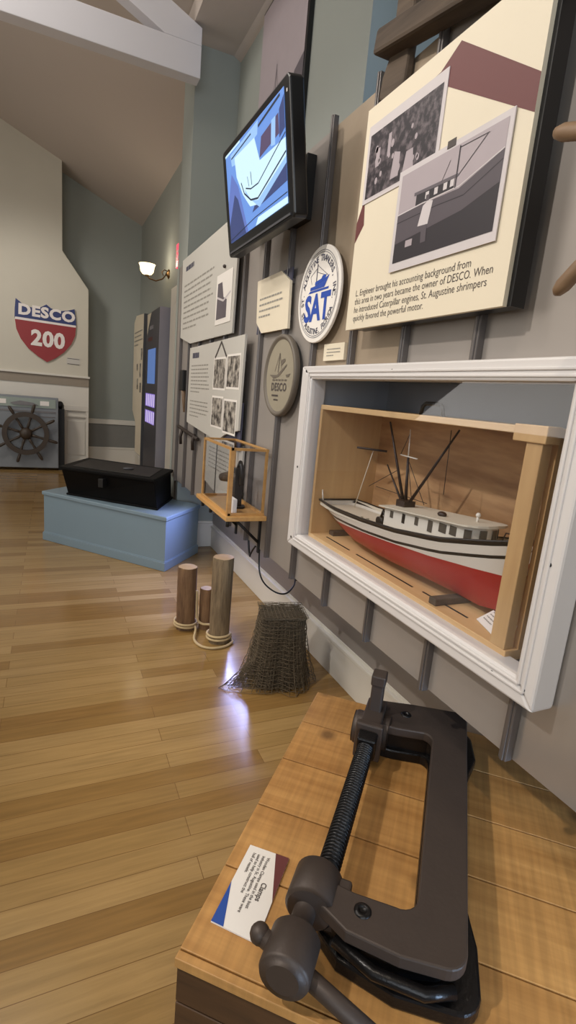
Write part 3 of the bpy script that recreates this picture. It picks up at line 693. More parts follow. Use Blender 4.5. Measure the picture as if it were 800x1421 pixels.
m = MB(); m.tube([(XB + .02, .93, 1.085), (XB + .02, .93, 1.11), (XB + .015, .88, 1.13)], .002, 6); m.tube([(XB + .02, .975, 1.075), (XB + .02, .965, 1.105), (XB + .02, .93, 1.11)], .002, 6); m.build('bow_rail', 'spar', t)
for y, x in ((1.53, .06), (1.50, .055), (1.62, .07)):
    m = MB(); m.cyl((XB - x, y, zdk(y)), (XB - x, y, zdk(y) + .014), .006, .005, 8); m.build('bitt', 'plaque', t)

# ------------------------------------------------------------------ big history panel
XG = .90; fg = WF(XG)
t = thing('history_panel', (XG, 1.27, 1.637), 'large cream history panel with two sepia photographs and a maroon band', 'panel')
GT, GB, GL, GR = 2.284, 1.637, 1.611, .924
B(XG, XG + .012, GR, GL, GB, GT).build('board', 'ivory', t)
B(XG + .012, XG + .052, GR - .012, GL - .04, GB - .0, GT + .0).build('backing_frame', 'black', t)
m = MB(); m.flat(fg, wpts([(1.262, 2.232), (1.195, 2.268), (GR, 2.082), (GR, 2.01), (1.235, 2.19), (1.372, 2.222)]), .0006)
m.flat(fg, wpts([(1.262, 2.232), (1.235, 2.19), (1.40, 2.135), (1.405, 2.15)]), .0007)
m.flat(fg, wpts([(GL, 1.965), (1.575, 2.03), (1.565, 1.95), (GL, 1.905)]), .0006); m.build('maroon_band', 'maroon', t)
m = MB(); m.fbox(fg, -1.585, -1.225, 2.01, 2.228, .0008, .003); o = m.build('photo_print', 'sep_white', t)
q = MB(); q.flat(fg, wpts([(1.572, 2.022), (1.238, 2.022), (1.238, 2.2), (1.572, 2.2)]), .0034, 0)
q.flat(fg, wpts([(1.44, 2.04), (1.40, 2.04), (1.40, 2.10), (1.43, 2.11)]), .0037, 1); q.flat(fg, wpts([(1.53, 2.1), (1.51, 2.1), (1.51, 2.15), (1.53, 2.15)]), .0037, 1); q.flat(fg, wpts([(1.47, 2.11), (1.455, 2.11), (1.455, 2.17), (1.47, 2.17)]), .0037, 1); q.flat(fg, wpts([(1.38, 2.04), (1.33, 2.04), (1.34, 2.09), (1.37, 2.09)]), .0037, 1)
rc = random.Random(4)
for _ in range(16):
    y_, z_, r_ = rc.uniform(1.27, 1.55), rc.uniform(2.05, 2.17), rc.uniform(.005, .009)
    q.flat(fg, [(-y_ + r_ * math.cos(k * PI / 4), z_ + 1.3 * r_ * math.sin(k * PI / 4)) for k in range(8)], .0038, 1)
q.build('crowd_picture', ['crowd', 'sep_light'], o)
m = MB(); m.fbox(fg, -1.383, -.972, 1.778, 2.04, .0036, .006); o = m.build('photo_print', 'sep_white', t)
q = MB(); y0, y1, z0, z1 = 1.368, .985, 1.80, 2.026
q.flat(fg, wpts([(y0, z0), (y1, z0), (y1, z1), (y0, z1)]), .0064, 0)
q.flat(fg, wpts([(y0, z0), (y1, z0), (y1, 1.915), (1.2, 1.868), (y0, 1.89)]), .0067, 1)
q.flat(fg, wpts([(y0, 1.925), (1.26, 1.928), (1.12, 1.925), (y1, 1.965), (y1, 1.90), (1.1, 1.872), (y0, 1.85)]), .0069, 2)
q.stroke(fg, wpts([(y0, 1.926), (1.26, 1.93), (1.12, 1.93), (y1, 1.967)]), .003, .0071, 3); q.stroke(fg, wpts([(y0, 1.905), (1.2, 1.908), (1.1, 1.905), (y1, 1.945)]), .0025, .0071, 1)
q.flat(fg, wpts([(1.29, 1.93), (1.14, 1.928), (1.14, 1.955), (1.29, 1.96)]), .0070, 1); q.flat(fg, wpts([(1.30, 1.957), (1.13, 1.953), (1.13, 1.961), (1.30, 1.965)]), .0072, 4)
for y in (1.25, 1.215, 1.18, 1.155): q.flat(fg, wpts([(y, 1.937), (y - .014, 1.937), (y - .014, 1.953), (y, 1.953)]), .0073, 3)
q.stroke(fg, wpts([(1.135, 1.93), (1.135, 2.022)]), .004, .0073, 1); q.stroke(fg, wpts([(1.13, 1.955), (1.045, 2.015)]), .002, .0073, 1); q.stroke(fg, wpts([(1.135, 2.018), (1.04, 2.016)]), .0015, .0073, 1); q.stroke(fg, wpts([(1.19, 1.96), (1.165, 2.0)]), .0015, .0073, 1)
q.flat(fg, wpts([(1.268, 1.875), (1.225, 1.872), (1.215, 1.925), (1.235, 1.93), (1.255, 1.922)]), .0075, 3); q.flat(fg, wpts([(1.252, 1.875), (1.228, 1.873), (1.225, 1.83), (1.247, 1.83)]), .0074, 2); q.flat(fg, wpts([(1.246, 1.93), (1.232, 1.93), (1.232, 1.945), (1.246, 1.945)]), .0075, 2)
q.flat(fg, wpts([(1.315, 1.833), (1.285, 1.833), (1.285, 1.85), (1.315, 1.85)]), .0073, 0)
q.build('boat_picture', ['sep_light', 'sep_dark', 'sep_hull', 'sep_white', 'sep_mid'], o)
m = MB(); m.fbox(fg, -1.185, -1.155, 2.03, 2.047, .0062, .0075); m.build('paper_clip', 'ink', t)
m = MB()
for i, s in enumerate(('L. Engineer brought his accounting background from', 'this area in two years became the owner of DESCO. When', 'he introduced Caterpillar engines, St. Augustine shrimpers', 'quickly favored the powerful motor.')):
    m.text(s, .0275, fg, -1.568, 1.738 - i * .0255, .0008, 'LEFT', 0, .90, -.0001)
m.build('lettering', 'ink', t)

# weathered timber resting on the partition's top edge
t = thing('old_timber', (.99, 1.4, 2.41), 'dark weathered boat timber leaning over the top of the metal partition', 'timber')
m = MB(); m.fbox(Fr((.945, 1.632, 2.442), V((0, -1, -.2)), (0, -.2, 1)), 0, 1.0, 0, .066, -.02, .045); m.build('beam', 'oldwood', t, bevel=.01)
m = MB(); m.prism(WF(.965), wpts([(1.59, 2.8), (1.52, 2.8), (1.50, 2.44), (1.51, 2.33), (1.57, 2.30), (1.645, 2.34), (1.635, 2.40), (1.60, 2.45)]), -.012, .018); m.build('post', 'oldwood', t, bevel=.008)
m = MB(); m.prism(WF(.945), wpts([(1.0, 2.8), (.94, 2.8), (.92, 2.44), (1.0, 2.40)]), -.02, .018); m.build('post', 'oldwood', t, bevel=.008)
# large wheel on the bright sheet at the right edge
ship_wheel('helm', Fr((.82, .512, 1.817), (0, -1, 0), (0, 0, 1)), .287, .160, 6, PI - math.radians(17), 'handlewood', 'pale wooden ship wheel on the bright metal sheet, only two handles in view', .16)

# ------------------------------------------------------------------ boards and round signs on the sheets
XS = .94
def board(name, x, pts, label, cat, mat='paper', th=.012, stand=True):
    t = thing(name, (x, sum(p[0] for p in pts) / len(pts), min(p[1] for p in pts)), label, cat)
    m = MB(); m.prism(WF(x), wpts(pts), -th, 0); m.build('board', mat, t)
    if stand:
        ys = [p[0] for p in pts]; zs = [p[1] for p in pts]
        m = MB()
        for y in (min(ys) + .1 * (max(ys) - min(ys)), max(ys) - .12 * (max(ys) - min(ys))):
            for z in (min(zs) + .2 * (max(zs) - min(zs)), max(zs) - .2 * (max(zs) - min(zs))): m.box(x + th, XP - .0, y - .01, y + .01, z - .01, z + .01)
        m.build('standoff', 'batten', t)
    return t, WF(x)
t, f1 = board('text_board', XS, [(4.36, 1.79), (4.02, 1.728), (3.0, 1.732), (2.985, 2.14), (3.02, 2.366), (4.38, 2.366)], 'upper white text board with one photograph, left of the television', 'board')
m = MB(); m.bars(f1, -4.25, -3.75, 2.30, 2.26, 1, .001, 0, .8, 2); m.build('heading', 'slate', t); m = MB(); m.bars(f1, -4.28, -3.42, 2.18, 1.83, 9, .001, 0, .3, 3); m.build('lettering', ['greyink', 'slate'], t)
m = MB(); m.fbox(f1, -3.36, -3.04, 1.80, 2.09, .001, .003); o = m.build('photo_print', 'card', t)
q = MB(); q.flat(f1, wpts([(3.34, 1.83), (3.13, 1.83), (3.13, 1.93), (3.2, 1.95), (3.24, 2.04), (3.33, 2.04)]), .0035, 0); q.stroke(f1, wpts([(3.33, 1.96), (3.2, 1.93), (3.06, 1.965)]), .012, .0038, 1); q.build('picture', ['sep_mid', 'sep_white'], o)
m = MB(); m.ball((XS - .008, 3.2, 2.12), .011, seg=10); m.build('pin', 'ink', t)
t, f2 = board('text_board', XS - .012, [(3.96, 1.155), (3.15, 1.10), (2.98, 1.155), (2.74, 1.20), (2.725, 1.705), (3.95, 1.69)], 'lower white text board with four small photographs', 'board')
m = MB(); m.prism(WF(XS + .004), wpts([(3.15, 1.09), (2.745, 1.09), (2.745, 1.35), (3.0, 1.2)]), -.01, 0); m.build('slate_corner', 'slate', t)
m = MB(); m.bars(f2, -3.86, -3.5, 1.655, 1.61, 1, .001, 0, .8, 5); m.build('heading', 'slate', t); m = MB(); m.bars(f2, -3.88, -3.36, 1.575, 1.37, 8, .001, 0, .3, 6); m.bars(f2, -3.88, -3.36, 1.33, 1.2, 5, .001, 0, .3, 7); m.build('lettering', ['greyink', 'slate'], t)
for (y0, y1, z0, z1) in ((3.28, 3.04, 1.42, 1.59), (3.0, 2.78, 1.43, 1.6), (3.28, 3.06, 1.19, 1.36), (3.02, 2.8, 1.175, 1.35)):
    m = MB(); m.flat(f2, wpts([(y0 + .012, z0 - .012), (y1 - .012, z0 - .012), (y1 - .012, z1 + .012), (y0 + .012, z1 + .012)]), .0008, 1); m.flat(f2, wpts([(y0, z0), (y1, z0), (y1, z1), (y0, z1)]), .0014); m.build('photo_print', ['snap', 'card'], t)
m = MB(); m.stroke(f2, wpts([(3.27, 1.6), (3.15, 1.69), (3.03, 1.6)]), .016, .0016); m.build('string_hanger', 'ink', t)
t, f3 = board('label_board', .95, [(2.652, 1.955), (2.345, 1.955), (2.24, 1.90), (2.225, 1.698), (2.55, 1.70), (2.63, 1.755)], 'cream quote board with clipped corners left of the blue round sign', 'board', 'ivory')
m = MB(); m.bars(f3, -2.60, -2.30, 1.875, 1.765, 4, .001, 0, .3, 9); m.build('lettering', 'greyink', t)
m = MB(); m.prism(WF(.958), wpts([(2.24, 1.90), (2.345, 1.955), (2.24, 1.955)]), -.006, 0); m.prism(WF(.958), wpts([(2.55, 1.70), (2.63, 1.755), (2.64, 1.70)]), -.006, 0); m.build('corner_backing', 'slate', t)
m = MB(); fl = WF(.968); m.prism(fl, wpts([(1.886, 1.552), (1.726, 1.553), (1.728, 1.614), (1.887, 1.614)]), -.012, 0); m.bars(fl, -1.86, -1.75, 1.60, 1.565, 3, .001, 1, .3, 4)
tag(m.build('wall_label', ['ivory', 'greyink']), 'small cream label just above the display window, below the blue round sign', 'label')
# round blue and white sign
t = thing('round_sign', (.96, 1.96, 1.62), 'white round sign with blue SAT letters and a trawler', 'sign')
fr = WF(.944, 1.938, 1.799); R = .179
def circ(r, n=64, a0=0, a1=2 * PI): return [(r * math.cos(a0 + (a1 - a0) * k / n), r * math.sin(a0 + (a1 - a0) * k / n)) for k in range(n)]
m = MB(); m.prism(fr, circ(R), -.012, 0); m.build('disc', 'card', t, bevel=.003)
def ringm(m, fr, r, w, c, mi=0, n=64):
    for k in range(n):
        a, b = 2 * PI * k / n, 2 * PI * (k + 1) / n
        m.flat(fr, [((r - w / 2) * math.cos(a), (r - w / 2) * math.sin(a)), ((r + w / 2) * math.cos(a), (r + w / 2) * math.sin(a)), ((r + w / 2) * math.cos(b), (r + w / 2) * math.sin(b)), ((r - w / 2) * math.cos(b), (r - w / 2) * math.sin(b))], c, mi)
m = MB(); ringm(m, fr, .160, .002, .001); ringm(m, fr, .153, .002, .001); m.build('ring_line', 'slate', t)
m = MB()
def arc_text(m, fr, txt, r, start, end, size, top=True, c=.001):
    n = len(txt)
    for i, chh in enumerate(txt):
        a = start + (end - start) * (i + .5) / n
        if chh == ' ': continue
        f = fr.at(r * math.cos(a), r * math.sin(a), c, a - PI / 2 if top else a + PI / 2); m.text(chh, size, f, 0, 0, 0, 'CENTER', 0, 1, .0006)
arc_text(m, fr, 'ST. AUGUSTINE TRAWLERS, INC.', .122, math.radians(195), math.radians(-15), .032); m.build('rim_lettering', 'slate', t); m = MB()
arc_text(m, fr, 'ST. AUGUSTINE, FLORIDA', .146, math.radians(205), math.radians(335), .030, False); m.build('rim_lettering', 'slate', t)
m = MB()
m.text('SAT', .135, fr, 0, -.092, .001, 'CENTER', 0, .92, .005)
m.flat(fr, [(-.085, .012), (.085, .012), (.088, .02), (-.07, .02)], .001); m.flat(fr, [(-.07, .022), (.05, .022), (.085, .062), (.06, .056), (.0, .04), (-.02, .036), (-.07, .034)], .001)
m.flat(fr, [(-.03, .036), (.05, .05), (.06, .066), (.03, .066), (.02, .056), (-.03, .05)], .0014)
m.build('emblem', 'satblue', t)
m = MB(); m.stroke(fr, [(-.022, .045), (-.02, .115)], .006, .0012); m.stroke(fr, [(-.02, .11), (.075, .06)], .002, .0012); m.stroke(fr, [(-.02, .085), (.06, .062)], .002, .0012); m.stroke(fr, [(-.02, .1), (-.075, .075), (-.06, .045)], .002, .0012); m.build('mast_drawing', 'slate', t)
# carved round plaque
t = thing('round_plaque', (.955, 2.275, 1.31), 'brown round carved plaque reading DESCO below the quote board', 'plaque')
fr = WF(.944, 2.252, 1.493); R = .181
m = MB(); m.lathe(fr.p(0, 0, -.018), fr.n, [(R - .004, 0), (R, .004), (R, .022), (R - .006, .028), (R - .016, .026), (R - .022, .018), (0, .018)], 64); m.build('rim', 'plaquerim', t)
m = MB(); m.flat(fr, circ(R - .022), .0005); m.build('field', 'plaque', t)
m = MB()
m.flat(fr, [(-.12, .005), (-.03, .004), (.06, .045), (.075, .05), (.07, .04), (-.01, -.004), (-.07, -.012)], .002); m.flat(fr, [(.07, .004), (.12, .01), (.105, -.004), (.08, -.006)], .002)
m.stroke(fr, [(-.02, .015), (-.012, .10)], .008, .002); m.stroke(fr, [(-.06, .02), (-.012, .098), (.02, .03)], .003, .002)
for k in range(5): m.flat(fr, [(-.08 + .035 * k, -.022), (-.055 + .035 * k, -.022), (-.052 + .035 * k, -.015), (-.078 + .035 * k, -.014)], .002)
m.flat(fr, [(.01, .042), (.055, .064), (.05, .075), (.01, .07)], .002)
m.build('carved_boat', 'plaquerim', t)
m = MB(); m.text('DESCO', .050, fr, 0, -.066, .002, 'CENTER', 0, 1.0, .0014, sp=1.15); m.bars(fr, -.075, .075, -.082, -.094, 1, .002, 0, .7, 3); m.bars(fr, -.05, .05, -.102, -.112, 1, .002, 0, .7, 4); m.build('lettering', 'ink', t)
# hanging tools at the far end of the sheets
t = thing('wooden_mallet', (.955, 4.2, 1.2), 'dark long handled tool hanging at the far end of the metal sheets', 'tool')
m = MB(); m.tube([(.955, 4.27, 1.53), (.955, 4.22, 1.36), (.955, 4.16, 1.22)], [.02, .016, .012], 8); m.build('handle', 'handlewood', t)
m = MB(); m.box(.935, .975, 4.2, 4.31, 1.38, 1.54); m.build('head', 'blackmat', t, bevel=.008)
t = thing('iron_bar_latch', (.955, 4.0, 1.05), 'black iron bar with hooks across the sheets below the lower text board', 'bar')
m = MB(); m.tube([(.955, 4.35, 1.09), (.955, 3.7, 1.05)], .014, 8); m.build('bar', 'rust', t)
for y in (4.2, 3.8):
    m = MB(); m.tube([(.955, y, 1.08), (.94, y, 1.02), (.945, y, .96)], .012, 8); m.build('hook', 'rust', t)

# ------------------------------------------------------------------ television
u = V((.008, -1, 0)).normalized(); tl = math.radians(8.3)
vv = V((-math.sin(tl), 0, math.cos(tl))); fv = Fr((.75, 2.227, 2.239), u, vv)   # faces the room, tipped forward
t = thing('television', (.85, 2.23, 2.02), 'black flat television tipped forward on the wall showing a boat video', 'television')
hw, hh = .372, .218
m = MB()
m.prism(fv, [(-hw + .012, -hh), (hw - .012, -hh), (hw, -hh + .012), (hw, hh - .015), (hw - .015, hh), (-hw + .015, hh), (-hw, hh - .015), (-hw, -hh + .012)], -.055, 0)
m.fbox(fv, -hw + .07, hw - .07, -hh + .03, hh - .06, -.09, -.055); m.build('cabinet', 'black', t, bevel=.006)
m = MB(); m.fbox(fv, -hw + .03, hw - .03, -hh + .012, -hh + .02, 0, .004); m.build('speaker_strip', 'darkgrey', t)
sx, sy0, sy1 = .325, -.163, .190
m = MB(); SW, SH = 2 * sx, sy1 - sy0
def sp(pts): return [(-sx + a * SW, sy0 + b * SH) for a, b in pts]
m.flat(fv, sp([(0, 0), (1, 0), (1, 1), (0, 1)]), .001, 0)
m.flat(fv, sp([(0, .45), (0, 0), (.36, 0), (.22, .55), (.1, .75)]), .0014, 4)
m.flat(fv, sp([(0, .2), (.14, .5), (.2, .42), (.32, .0), (0, 0)]), .0016, 3)
m.flat(fv, sp([(.45, .16), (1, .20), (1, .45), (.7, .28), (.5, .22)]), .0016, 3)
m.flat(fv, sp([(.1, .95), (.62, .98), (.6, .86), (.2, .8), (.12, .82)]), .0016, 1)
m.flat(fv, sp([(.18, .88), (.55, .86), (.62, .6), (1, .58), (1, .38), (.55, .2), (.42, .24), (.30, .42), (.2, .66)]), .0018, 2)     # white bow
m.flat(fv, sp([(.36, .38), (.58, .16), (1, .36), (1, .42), (.56, .24), (.44, .30), (.34, .46)]), .0020, 1)
m.stroke(fv, sp([(.28, .56), (.33, .42), (.44, .30), (.56, .26), (1, .46)]), .007, .0022, 5)
m.stroke(fv, sp([(.36, .46), (.45, .41), (.58, .40), (1, .62)]), .005, .0022, 5); m.stroke(fv, sp([(.46, .58), (.47, .44)]), .006, .0022, 5); m.stroke(fv, sp([(.40, .56), (.42, .45)]), .004, .0022, 5)
m.flat(fv, sp([(.62, .62), (.92, .66), (.92, .84), (.66, .8)]), .0022, 6); m.flat(fv, sp([(.8, .62), (.86, .6), (.88, .84), (.82, .84)]), .0024, 1)
m.flat(fv, sp([(.92, .62), (1, .66), (1, .94), (.93, .86)]), .0022, 3)
m.stroke(fv, sp([(.12, .90), (.5, .93)]), .006, .0024, 5); m.stroke(fv, sp([(.62, .92), (.95, .97)]), .010, .0024, 5)
m.stroke(fv, sp([(.0, .985), (.3, .985)]), .008, .0024, 2)
m.flat(fv, sp([(.5, .0), (1, .0), (1, .06), (.55, .07)]), .0024, 2); m.stroke(fv, sp([(.0, .03), (.5, .09), (1, .10)]), .004, .0026, 5)
m.build('screen', ['scr_sky', 'scr_pale', 'scr_white', 'scr_deep', 'scr_mid', 'scr_dark', 'scr_mauve'], t)
m = MB(); m.flat(fv, [(.345, .165), (.352, .165), (.352, .175), (.345, .175)], .001); m.build('indicator', 'card', t)
m = MB(); m.box(.94, XP, 2.14, 2.32, 2.12, 2.36); m.fbox(fv, -.05, .05, -.06, .06, -.14, -.085); m.cyl((.86, 2.23, 2.23), (.95, 2.23, 2.23), .03); m.build('wall_bracket', 'blackmat', t)
m = MB(); m.box(.93, .98, 2.66, 2.74, 2.16, 2.26); m.tube([(.93, 2.70, 2.26), (.90, 2.72, 2.24), (.90, 2.73, 2.17), (.93, 2.72, 2.15)], .012, 8)
m.tube([(.955, 2.7, 2.28), (.94, 2.73, 2.31), (.92, 2.75, 2.27), (.92, 2.76, 2.2)], .01, 8)
tag(m.build('speaker_clamp', 'blackmat'), 'black clamp fixture on the sheets just left of the television', 'fixture')
# tall picture banner on the wall above
t = thing('picture_banner', (XW - .03, 3.5, 2.75), 'tall pale ship photograph banner high on the wall behind the television', 'picture')
fb = WF(XW - .03)
B(XW - .03, XW - .002, 3.15, 3.92, 2.75, 3.88).build('board', 'black', t)
m = MB(); m.flat(fb, wpts([(3.918, 2.76), (3.175, 2.76), (3.175, 3.87), (3.918, 3.87)]), .001, 0); m.flat(fb, wpts([(3.5, 2.76), (3.175, 2.76), (3.175, 3.32), (3.3, 3.28), (3.4, 3.12)]), .002, 1)
m.stroke(fb, wpts([(3.62, 2.76), (3.6, 3.45)]), .008, .002, 1); m.stroke(fb, wpts([(3.6, 3.43), (3.45, 2.9)]), .004, .002, 1); m.stroke(fb, wpts([(3.6, 3.43), (3.74, 2.9)]), .004, .002, 1); m.build('photo_print', ['sep_light', 'sep_mid'], t)

# ------------------------------------------------------------------ small glass case on a bracket shelf
DX, DY0, DY1, DZ0, DZ1 = .765, 2.31, 2.80, .825, 1.150
t = thing('bracket_shelf', (.87, 2.55, .80), 'narrow wooden shelf on black iron brackets under the small glass case', 'shelf')
B(DX - .02, XP - .026, DY0 - .02, DY1 + .06, .802, .825).build('board', 'oakcase', t, bevel=.003)
for y in (2.36, 2.72):
    m = MB(); m.box(DX + .03, XP - .028, y - .008, y + .008, .790, .802); m.box(XP - .036, XP - .026, y - .01, y + .01, .62, .80); m.tube([(DX + .05, y, .795), (XP - .03, y, .67)], .008, 6); m.build('bracket', 'blackmat', t)
for x, y in ((DX, 2.62), (DX, 2.78), (DX, 2.32)):
    m = MB(); m.cyl((x, y, .77), (x, y, .803), .009, seg=8); m.build('peg', 'blackmat', t)
t = thing('glass_case', (.86, 2.55, DZ0), 'small wood framed glass case on the bracket shelf', 'display case')
g = .012
def post(x, y, w=g): return B(x - w / 2, x + w / 2, y - w / 2, y + w / 2, DZ0, DZ1)
xb = XP - .04
post(DX, DY0 + .01, .02).build('corner_post', 'oakcase', t); post(DX, DY1, .012).build('corner_post', 'oakcase', t); post(xb, DY0 + .01, .012).build('corner_post', 'oakcase', t); post(xb, DY1, .012).build('corner_post', 'oakcase', t)
for z in (DZ0 + .006, DZ1 - .006):
    m = MB(); m.box(DX - .006, DX + .006, DY0, DY1, z - .006, z + .006); m.box(xb - .006, xb + .006, DY0, DY1, z - .006, z + .006); m.box(DX, xb, DY0 + .004, DY0 + .016, z - .006, z + .006); m.box(DX, xb, DY1 - .006, DY1 + .006, z - .006, z + .006); m.build('frame_rail', 'oakcase', t)
for bx in ((DX - .002, DX + .001, DY0 + .02, DY1 - .006, DZ0 + .01, DZ1 - .01), (DX + .01, xb - .006, DY0 + .009, DY0 + .012, DZ0 + .01, DZ1 - .01), (DX + .01, xb - .006, DY0 + .02, DY1 - .01, DZ1 - .008, DZ1 - .005)): B(*bx).build('glass_pane', 'glass', t)
t = thing('iron_tool', (.86, 2.5, DZ0), 'dark iron and wood tool displayed inside the small glass case', 'tool')
m = MB(); m.box(.845, .885, 2.48, 2.52, DZ0, 1.03); m.tube([(.865, 2.50, 1.03), (.865, 2.48, 1.06), (.865, 2.45, 1.04), (.865, 2.44, .95)], .012, 8); m.cyl((.865, 2.5, DZ0), (.865, 2.5, DZ0 + .01), .045); m.build('iron_stand', 'irondark', t)
m = MB(); m.tube([(.83, 2.66, .955), (.85, 2.56, .975), (.865, 2.49, .99)], [.022, .03, .02], 10); m.build('wood_head', 'oldwood', t)
fl = WF(.80); m = MB(); m.prism(fl, wpts([(2.44, DZ0), (2.36, DZ0), (2.36, .895), (2.44, .895)]), -.02, 0); tag(m.build('tent_card', 'card'), 'small white tent card at the front of the glass case', 'card')
t, f4 = board('text_board', .958, [(3.50, .80), (3.2, .76), (2.72, .80), (2.72, 1.12), (3.45, 1.14), (3.5, 1.1)], 'white text board on the sheets behind the small glass case', 'board', 'paper', .012, False)
m = MB(); m.bars(f4, -3.4, -2.8, 1.05, .9, 6, .001, 0, .3, 12); m.build('lettering', 'greyink', t)
# power cord and plug below the sheets
t = thing('power_cord', (1.1, 2.4, .4), 'black power cord looping from the sheets to the wall outlet', 'cord')
pts = [(.995, 2.45, .64), (.995, 2.45, .56), (1.0, 2.435, .48), (1.02, 2.40, .43), (1.07, 2.36, .395), (1.13, 2.36, .385), (1.2, 2.42, .40), (1.26, 2.53, .40), (1.30, 2.60, .385)]
def cat(P, n=6):
    P = [V(p) for p in P]; out = []
    for i in range(len(P) - 1):
        p0, p1, p2, p3 = P[max(i - 1, 0)], P[i], P[i + 1], P[min(i + 2, len(P) - 1)]
        for k in range(n):
            u_ = k / n; out.append(.5 * ((2 * p1) + (p2 - p0) * u_ + (2 * p0 - 5 * p1 + 4 * p2 - p3) * u_ ** 2 + (-p0 + 3 * p1 - 3 * p2 + p3) * u_ ** 3))
    return out + [P[-1]]
m = MB(); m.tube(cat(pts), .0045, 8); m.build('cable', 'black', t)
m = MB(); m.box(1.29, 1.345, 2.585, 2.625, .36, .415); m.build('plug', 'black', t, bevel=.006)
m = MB(); m.tube(cat([(.99, 2.62, .66), (.99, 2.61, .60), (.99, 2.59, .55), (.99, 2.57, .53)]), .006, 8); m.tube(cat([(.99, 2.50, .61), (.99, 2.535, .58), (.99, 2.575, .535)]), .005, 8)
tag(m.build('cable_hook', 'black'), 'small black forked hook under the sheets below the glass case', 'hook')

# ------------------------------------------------------------------ pedestal and black chest
PB = V((.785, 3.867, 0)); pd = V((.655, -.755, 0)).normalized(); pq_ = V((.755, .655, 0)).normalized()
def PQ(p, q, z): return PB + pd * p + pq_ * q + V((0, 0, z))
def quadprism(m, bot, topq, z0, z1, mi=0):
    P = [PQ(p, q, z0) for p, q in bot] + [PQ(p, q, z1) for p, q in topq]
    m.add(P, [(3, 2, 1, 0), (4, 5, 6, 7), (0, 1, 5, 4), (1, 2, 6, 5), (2, 3, 7, 6), (3, 0, 4, 7)], mi)
def grow(Q, e): 
    c = [sum(p[i] for p in Q) / 4 for i in (0, 1)]; return [(p + math.copysign(e, p - c[0]), q + math.copysign(e, q - c[1])) for p, q in Q]
Q0 = [(-1.305, 0.0), (0, 0), (-.09, .56), (-1.37, .56)]
t = thing('pedestal', PQ(-.65, .28, 0), 'low blue grey painted pedestal under the black chest', 'pedestal')
m = MB(); quadprism(m, Q0, Q0, 0, .405); m.build('body', 'pedestal', t)
m = MB(); quadprism(m, grow(Q0, .012), grow(Q0, .012), .402, .435); m.build('top_board', 'pedestal', t, bevel=.006)
m = MB(); quadprism(m, grow(Q0, .010), grow(Q0, .010), 0, .07); quadprism(m, grow(Q0, .005), grow(Q0, .005), .07, .078); m.build('plinth', 'pedestal', t, bevel=.004)
t = thing('sea_chest', PQ(-.7, .33, .435), 'black wooden sea chest with flared sides on the blue pedestal', 'chest')
b0 = [(-1.06, .04), (-.19, .13), (-.40, .58), (-1.25, .50)]; t0 = [(-1.04, -.05), (-.20, .09), (-.43, .60), (-1.29, .48)]
m = MB(); quadprism(m, b0, t0, .436, .665); m.build('body', 'chest', t, bevel=.006)
m = MB(); quadprism(m, grow(b0, .012), grow(b0, .012), .436, .452); m.build('base_moulding', 'chest', t, bevel=.004)
m = MB(); quadprism(m, grow(t0, .014), grow(t0, .014), .665, .69); m.build('lid', 'chest', t, bevel=.005)
i0 = [(p + (-.74 - p) * .14, q + (.28 - q) * .22) for p, q in t0]
m = MB(); quadprism(m, i0, i0, .69, .694); m.build('lid_panel', 'chestlid', t, bevel=.002)
pc = PQ(-.655, .012, .61)
m = MB(); m.fbox(Fr(pc + V((0, 0, -.01)), PQ(.3, .05, 0) - PQ(-.54, -.09, 0), (0, 0, 1)), -.022, .022, -.035, .035, -.03, .028); m.build('lock_plate', 'blackmat', t, bevel=.004)
m = MB(); m.ball(PQ(-.62, .27, .70), (.045, .03, .012)); m.build('worn_patch', 'darkgrey', t)

# ------------------------------------------------------------------ pilings and rope
def piling(name, x, y, r, h, mat, label, tilt=(0, 0)):
    t = thing(name, (x, y, 0), label, 'piling', 'tied wooden pilings')
    m = MB(); rnd = random.Random(int(x * 1000)); seg = 24; vs = []; zz = [0, h * .25, h * .5, h * .75, h - .006, h]
    jit = [1 + rnd.uniform(-.05, .05) for _ in range(seg)]
    for i, z in enumerate(zz):
        for k in range(seg):
            a = 2 * PI * k / seg; rr = r * jit[k] * (1 + .03 * math.sin(3 * z / h + k)) * (.955 if i == 5 else 1); vs.append((x + tilt[0] * z + rr * math.cos(a), y + tilt[1] * z + rr * math.sin(a), z))
    fs = [[i * seg + k, i * seg + (k + 1) % seg, (i + 1) * seg + (k + 1) % seg, (i + 1) * seg + k] for i in range(5) for k in range(seg)]
    m.add(vs, fs, 0, True); m.build('trunk', mat, t)
    m = MB(); m.add(vs[-seg:], [list(range(seg))]); m.build('cut_end', 'endgrain', t)
piling('wooden_piling', .867, 2.655, .058, .505, 'piling', 'tallest weathered piling, right of the three roped together')
piling('wooden_piling', .722, 2.865, .056, .385, 'pilingred', 'medium height piling with a reddish side, left of the three', (-.005, 0))
piling('wooden_piling', .832, 2.835, .036, .255, 'pilingred', 'shortest thin reddish piling between the two taller ones')
P = []
def loop(cx, cy, r, z0, z1, a0, turns, n=28):
    return [(cx + r * math.cos(a0 + 2 * PI * turns * k / (n * turns)), cy + r * math.sin(a0 + 2 * PI * turns * k / (n * turns)), z0 + (z1 - z0) * k / (n * turns)) for k in range(int(n * turns) + 1)]
P += loop(.722, 2.865, .066, .052, .02, 0.6, 2)
P += cat([P[-1], (.76, 2.77, .03), (.73, 2.68, .012), (.745, 2.60, .009), (.80, 2.555, .009), (.88, 2.56, .009), (.935, 2.60, .012)])[1:]
P += loop(.867, 2.655, .068, .015, .055, -.6, 2)[1:]
P += cat([P[-1], (.85, 2.735, .06), (.80, 2.79, .05), (.775, 2.81, .09), (.77, 2.82, .25)])[1:]
m = MB(); m.tube(P, .0072, 8); tag(m.build('rope', 'rope'), 'tan rope looped around the bases of the wooden pilings', 'rope')

